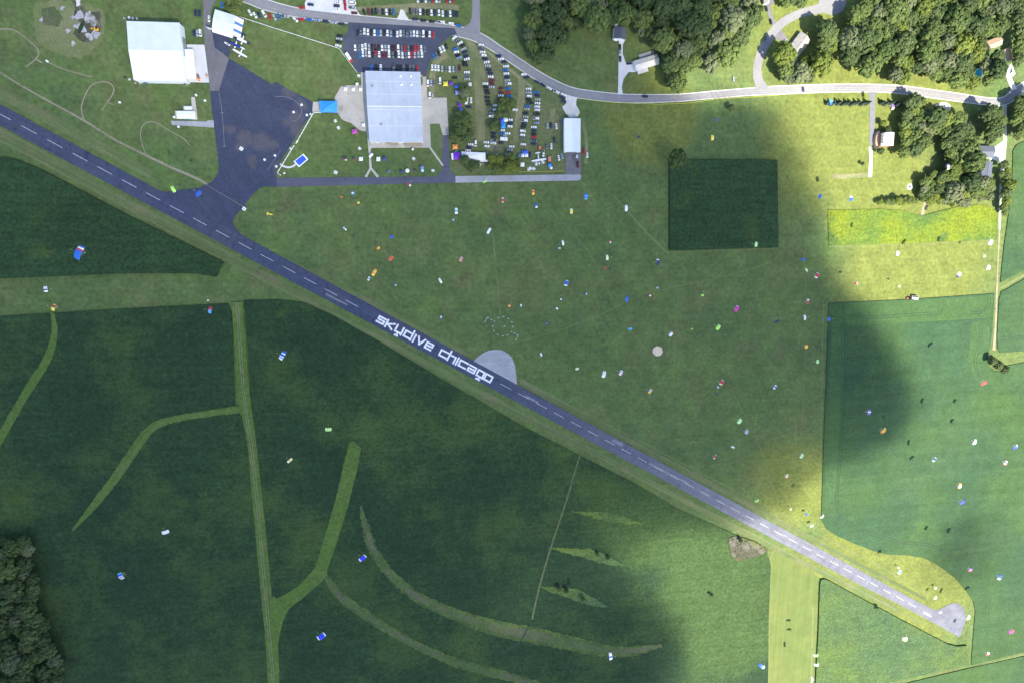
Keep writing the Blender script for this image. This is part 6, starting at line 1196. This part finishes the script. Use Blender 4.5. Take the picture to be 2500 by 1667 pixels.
# far places used to say where a canopy is
DATA = [
 # crop, x, y, span, chord, angle, cells, altitude, where
 (r1, 1685, 232, 9, 6, 60, 'blwbl', 20, 'just below the dark taxiway'), (r1, 1532, 288, 6, 4, 20, 'R', 4, 'lying below the dark taxiway, leftmost there'),
 (r1, 1760, 370, 8, 5, -30, 'ryyg', 6, 'below the blue one near the dark taxiway'), (r1, 1577, 720, 10, 4, 45, 'wew', 5, 'in the left part of the landing meadow'),
 (r1, 2217, 835, 9, 6, -45, 'b', 12, 'in the left part of the meadow above the orange pair'), (r1, 2035, 988, 8, 6, -30, 'oy', 8, 'upper of two above the yellow orange one'),
 (r1, 2210, 1127, 13, 8, -50, 'R', 30, 'right above the yellow orange one by the runway'), (r1, 1980, 1320, 17, 8, -60, 'yoyo', 45, 'large one beside the runway left half'),
 (r1, 1905, 1405, 9, 5, -70, 'wtw', 6, 'touching the yellow orange one below'), (r1, 2268, 1488, 5, 4, 30, 'bw', 3, 'tiny one above the runway start of the lettering'),
 (r2, 215, 118, 10, 5, 35, 'rrw', 10, 'on the lower edge of the dark taxiway'), (r2, 1257, 77, 10, 4, -30, 'g', 12, 'over the pale concrete taxiway'),
 (r2, 1915, 222, 12, 6, 90, 'oyroyo', 30, 'below the concrete taxiway, next to a blue one'), (r2, 1498, 330, 11, 6, 90, 'wrrrw', 30, 'upper middle of the landing meadow'),
 (r2, 1953, 405, 11, 6, 70, 'bbw', 25, 'directly below the orange yellow one'), (r2, 863, 478, 14, 7, 90, 'wtw', 35, 'left of the red one in the upper meadow'),
 (r2, 825, 603, 5, 4, 40, 'wb', 3, 'tiny one under the white upright one'), (r2, 1310, 750, 15, 6, -60, 'w', 40, 'above the faint vertical track'),
 (r2, 925, 1142, 12, 7, -65, 'rwrwrw', 35, 'striped one left of the faint vertical track'), (r2, 645, 1432, 13, 5, 60, 'w', 20, 'crescent shaped one above the lettering'),
 (r2, 2322, 915, 11, 5, 80, 'w', 20, 'slim upright one in the middle meadow'), (r2, 2270, 988, 6, 4, 0, 'tw', 4, 'small dark one beside the slim upright one'),
 (r3, 397, 278, 14, 8, 90, 'blbl', 45, 'right below the end of the concrete taxiway'), (r3, 198, 482, 11, 7, 90, 'wyyyw', 35, 'below the concrete taxiway end'),
 (r3, 948, 440, 14, 7, 90, 'w', 45, 'left of the dark corn plot'), (r3, 722, 900, 7, 4, 40, 'rw', 5, 'small one left below the corn plot'),
 (r3, 687, 1115, 12, 6, 85, 'c', 30, 'in the middle meadow left of the navy one'), (r3, 662, 1255, 7, 4, 60, 'r', 4, 'small one lying under the cream one'),
 (r3, 1378, 1178, 14, 7, -85, 'nnnw', 40, 'just below the lower left corner of the corn plot'), (r3, 128, 1465, 13, 8, -75, 'wbbbw', 40, 'centre of the landing meadow'),
 (r3, 1375, 1528, 6, 4, 10, 'e', 3, 'tiny one on the mower track'),
 (r4, 1155, 207, 11, 6, -85, 'G', 35, 'over the lower edge of the corn plot'), (r4, 1803, 415, 9, 5, 5, 'b', 8, 'near the right border of the meadow, uppermost'),
 (r4, 1845, 557, 9, 4, 60, 'c', 10, 'near the right border of the meadow below the blue one'), (r4, 1988, 632, 12, 8, -65, 'wrrrw', 35, 'near the right border beside the soy field'),
 (r4, 423, 902, 6, 5, 0, 'g', 4, 'tiny one left of the magenta one'), (r4, 888, 1087, 14, 7, -65, 'mmmmw', 40, 'right part of the landing meadow'),
 (r4, 1865, 990, 12, 5, -85, 'rrw', 25, 'right border of the meadow above the white one'), (r4, 1823, 1207, 12, 5, 85, 'w', 30, 'right border of the meadow beside the soy field corner'),
 (r4, 2150, 1228, 9, 6, 90, 'b', 30, 'on the left edge of the soy field'), (r4, 1447, 1253, 12, 5, -25, 'n', 20, 'left of the slim ones at the right border'),
 (r4, 637, 1340, 13, 8, -55, 'g', 40, 'below left of the magenta one'),
 (r5, 657, 478, 7, 4, 70, 'wb', 5, 'small one above the runway lettering'), (r5, 1590, 320, 8, 5, 30, 'oyr', 3, 'small one above the dashed circle'),
 (r5, 1748, 317, 7, 4, 80, 'wt', 5, 'small one right above the dashed circle'), (r5, 2303, 230, 6, 4, 0, 'wn', 4, 'small one right of the dashed circle, upper'),
 (r5, 2235, 350, 8, 4, 45, 'rww', 5, 'small one right of the dashed circle, lower'), (r5, 2110, 565, 8, 5, 30, 'uk', 3, 'dark one lying right of the dashed circle'),
 (r5, 2023, 982, 8, 4, 70, 'w', 8, 'slim one right of the pale holding bay'),
 (r6, 957, 228, 14, 6, -80, 'b', 35, 'upright one crossing the mower track'), (r6, 1273, 178, 7, 5, 70, 'rwr', 6, 'small one on the mower track'),
 (r6, 395, 155, 5, 4, 0, 'bw', 4, 'tiny one left of the blue upright one'), (r6, 1003, 632, 9, 5, -10, 'l', 12, 'left of the sand circle above'),
 (r6, 1560, 702, 12, 7, -55, 'wwwR', 35, 'just above the sand circle'), (r6, 275, 1175, 8, 5, -20, 'c', 12, 'left of the long white one by the runway'),
 (r6, 642, 1253, 15, 8, -75, 'w', 45, 'long one left below the sand circle'), (r6, 875, 1228, 13, 7, -65, 'wrwrwb', 40, 'striped one below left of the sand circle'),
 (r6, 1275, 1480, 12, 6, -60, 'yoyuwuyo', 35, 'below the sand circle'), (r6, 2253, 1362, 12, 8, -65, 'crrrc', 40, 'lower right of the sand circle'),
 (r6, 2198, 1420, 7, 4, 60, 'uw', 5, 'small one touching the red and cream one'), (r6, 2187, 1522, 6, 4, 0, 'n', 3, 'tiny dark one below the red and cream one'),
 (r6, 1845, 632, 4, 3, 0, 'y', 3, 'tiny one right of the sand circle'),
 (cX, 1680, 340, 9, 7, -70, 'oyyo', 30, 'right border of the meadow, halfway down the soy field'), (cX, 1883, 608, 8, 6, -85, 'G', 30, 'nearest the soy field edge, halfway down'),
 (cX, 1120, 1062, 10, 5, -60, 'wbw', 25, 'in the lower right of the meadow'),
 (cU, 705, 268, 12, 8, -60, 'G', 40, 'above the striped one near the lower meadow'), (cU, 797, 420, 12, 7, -60, 'nwnwnwnw', 40, 'striped one in the lower meadow'),
 (cU, 615, 622, 8, 4, 20, 'w', 12, 'curved one in the lower meadow'), (cU, 370, 755, 11, 4, -65, 'wrrrw', 20, 'closest to the runway in the lower meadow'),
 (cU, 1555, 742, 11, 6, -60, 'wGGGw', 35, 'at the cloud shadow edge in the lower meadow'), (cU, 1350, 1018, 11, 6, -55, 'Rccyc', 35, 'just inside the lowest cloud shadow tip'),
 (cU, 945, 1355, 11, 4, -30, 'g', 25, 'slim one beside the lower runway'), (cU, 1405, 1470, 5, 3, -30, 'c', 3, 'tiny one on the sunlit grass by the runway'),
 (c5, 1500, 58, 11, 5, -45, 'c', 30, 'at the lower left corner of the soy field'), (c5, 1287, 28, 6, 5, 0, 'b', 4, 'lying on sunlit grass left of the soy field corner'), (c5, 1357, 185, 8, 4, -10, 'w', 4, 'lying next to its shadow by the runway'),
 (cT, 148, 340, 12, 8, 90, 'wbbb', 30, 'above the bright bean strip'), (cT, 1932, 897, 14, 7, -60, 'w', 50, 'at the right end of the bright bean strip'), (cT, 743, 1040, 11, 6, -85, 'w', 40, 'below the bright bean strip on sunlit grass'),
 (cT, 1852, 1075, 6, 4, -40, 'c', 20, 'small one below the bean strip right end'), (cT, 1905, 1220, 11, 7, -75, 'wcw', 40, 'far right of the sunlit grass above the soy field'), (cT, 1525, 1312, 14, 7, -55, 'nwww', 45, 'sunlit grass above the soy field'),
 (cT, 215, 1422, 8, 5, 0, 'rw', 15, 'in cloud shade above the soy field'), (cT, 765, 1460, 6, 4, 30, 'c', 10, 'small one above the tractor'),
 (cV, 1850, 1225, 15, 6, -40, 'r', 45, 'bright one in the upper right of the soy field'), (cW, 378, 135, 13, 7, -80, 'uuwuu', 45, 'on the dark shaded part of the soy field'), (cW, 563, 370, 15, 7, -45, 'oyoy', 50, 'at the shadow edge in the soy field'),
 (cW, 1728, 515, 13, 6, -65, 'w', 45, 'centre right of the soy field'), (cW, 2250, 578, 12, 6, -50, 'Bbbw', 50, 'near the right edge of the soy field'), (cW, 1212, 738, 13, 6, -55, 'wwnww', 45, 'middle of the sunlit soy field'),
 (cW, 2120, 780, 12, 6, -55, 'rwnwr', 45, 'near the right edge below the blue one'), (cW, 1537, 1075, 13, 6, -75, 'owwyo', 45, 'above the navy one in the soy field'), (cW, 1573, 1282, 14, 5, -40, 'B', 45, 'dark crescent in the lower soy field'),
 (c6, 655, 425, 10, 6, -60, 'wllw', 20, 'above the lower runway end'), (c6, 637, 367, 5, 3, 0, 'w', 3, 'tiny one touching the light blue one'), (c6, 1625, 390, 11, 6, -60, 'run', 40, 'low in the soy field near its curved edge'),
 (c6, 2028, 497, 13, 7, -60, 'wbbb', 45, 'lower right corner region of the soy field'), (c6, 1145, 643, 5, 4, -40, 'w', 3, 'tiny one on the grass above the turning circle'), (c6, 1145, 777, 8, 4, -50, 'w', 8, 'just above the runway turning circle'),
 (c6, 1595, 1048, 12, 5, -65, 'w', 25, 'right of the runway turning circle'), (c6, 2192, 1237, 13, 6, -30, 'mr', 40, 'bottom right of the soy field'), (c6, 732, 1342, 12, 8, 0, 'Gccc', 30, 'over the triangular bean field'), (c6, 1860, 1545, 9, 5, -60, 'rw', 30, 'at the lowest corner of the soy field'),
 (c7, 718, 470, 11, 5, 0, 'wgggw', 30, 'on the right edge of the wide grass lane'), (c7, 725, 577, 11, 5, 0, 'w', 30, 'just below the green one on the grass lane edge'), (c7, 672, 750, 12, 5, 90, 'w', 30, 'at the bottom edge of the grass lane'), (c7, 100, 595, 16, 8, 30, 'bblwb', 60, 'left of the wide grass lane'),
 (cZ, 435, 1280, 13, 9, 80, 'wwnww', 50, 'on the west grass lane'), (cZ, 508, 1455, 16, 9, -75, 'yyynry', 60, 'at the lower edge of the west grass lane'), (cZ, 2008, 1480, 15, 8, -80, 'llrr', 50, 'over the top of the rutted track field'), (cZ, 1990, 1385, 4, 3, 0, 'w', 20, 'tiny one above the red and light blue one'),
 (cZ, 1655, 322, 16, 8, 60, 'g', 50, 'where the taxi exit meets the runway'), (cZ, 1898, 365, 15, 9, -50, 'b', 45, 'on the dark pavement beside the hold line'),
 (cBL, 1578, 125, 17, 8, -15, 'w', 60, 'alone over the lower left field'), (cBL, 1155, 545, 16, 11, 60, 'tBBwnwnw', 60, 'near the dark wood at the lower left'), (cN, 675, 878, 22, 11, -60, 'wbwbwbb', 85, 'right of the rutted track, upper part'),
 (cJ, 945, 187, 14, 8, 0, 'wgggw', 50, 'above the square ended grassy strip'), (cJ, 575, 487, 14, 6, -40, 'ccycc', 50, 'right of the rutted track, middle part'), (cJ, 1272, 1422, 18, 9, -35, 'wBBBw', 70, 'upper of two by the curved weedy strips'),
 (cI, 955, 1085, 20, 11, -30, 'wBBBw', 80, 'lower of two between the track and weedy strips'), (cY, 1643, 1275, 17, 8, 85, 'wwbwwb', 60, 'at the bottom edge below the longest weedy strip'),
 (cM, 1772, 1218, 12, 7, 90, 'y', 40, 'left above the corn plot'), (cM, 1805, 1060, 6, 4, 40, 'b', 5, 'tiny one below the roadside tape'), (cM, 1120, 1210, 6, 5, 0, 'n', 5, 'tiny dark one above the meadow centre'),
 (cR, 648, 903, 12, 7, 82, 'lb', 25, 'over the left conifer row'), (cR, 1195, 945, 13, 7, 85, 'uuc', 25, 'over the right conifer row'), (cR, 1685, 1475, 12, 7, 85, 'uwuw', 25, 'over the homestead trees'), (O, 1884, 451, 10, 6, -70, 'b', 30, 'at the shadow edge left of the bright bean strip'),
]
def cname(cells):
    ks = []
    for c in cells:
        if CC[c][0] not in ks: ks.append(CC[c][0])
    return ks[0] if len(ks) == 1 else ' and '.join(ks[:2]) if len(ks) == 2 else f'{ks[0]}, {ks[1]} and {ks[2]}'
for f, x, y, L, ch, a, cells, alt, where in DATA:
    px, py = f(x, y); canopy(px, py, L, ch, a, cells, alt, f'{cname(cells)} parachute {where}', who=L >= 9, where_=where)
canopy(*cZ(748, 930), 33, 17, -66, 'bbbbbbrwb', 112, 'largest parachute, blue with red and white band, over the left corn field', where_='striped red and white over the left corn field')
# people walking
WALK = [(c4, 392, 578), (c4, 418, 595), (c4, 448, 575), (c4, 452, 600), (c4, 440, 615), (c4, 443, 632), (c4, 420, 632), (c4, 410, 668), (c4, 530, 430), (c4, 530, 752), (c4, 680, 745), (c4, 795, 1045), (c4, 815, 1052), (c4, 797, 1077), (c4, 823, 1077), (c4, 772, 882)]
wl = ['leftmost of the group beside the blue canopy', 'second in the group beside the blue canopy', 'top right of the group beside the blue canopy', 'rightmost of the group beside the blue canopy', 'middle of the group beside the blue canopy', 'lower right of the group beside the blue canopy', 'lower left of the group beside the blue canopy', 'standing at the lower corner of the blue canopy', 'alone on the upper patio', 'alone on the lower left patio', 'on the lower patio near the terminal', 'upper left of four at the terminal corner', 'upper right of four at the terminal corner', 'lower left of four at the terminal corner', 'lower right of four at the terminal corner', 'beside the terminal wall above the corner']
for i, (f, x, y) in enumerate(WALK):
    p = P(*f(x, y)); person((p.x, p.y, .92), i*1.3, 'person in dark clothes '+wl[i], 'stand', SUITS[0 if i % 3 else 3], helm=False, group='people on the patio')
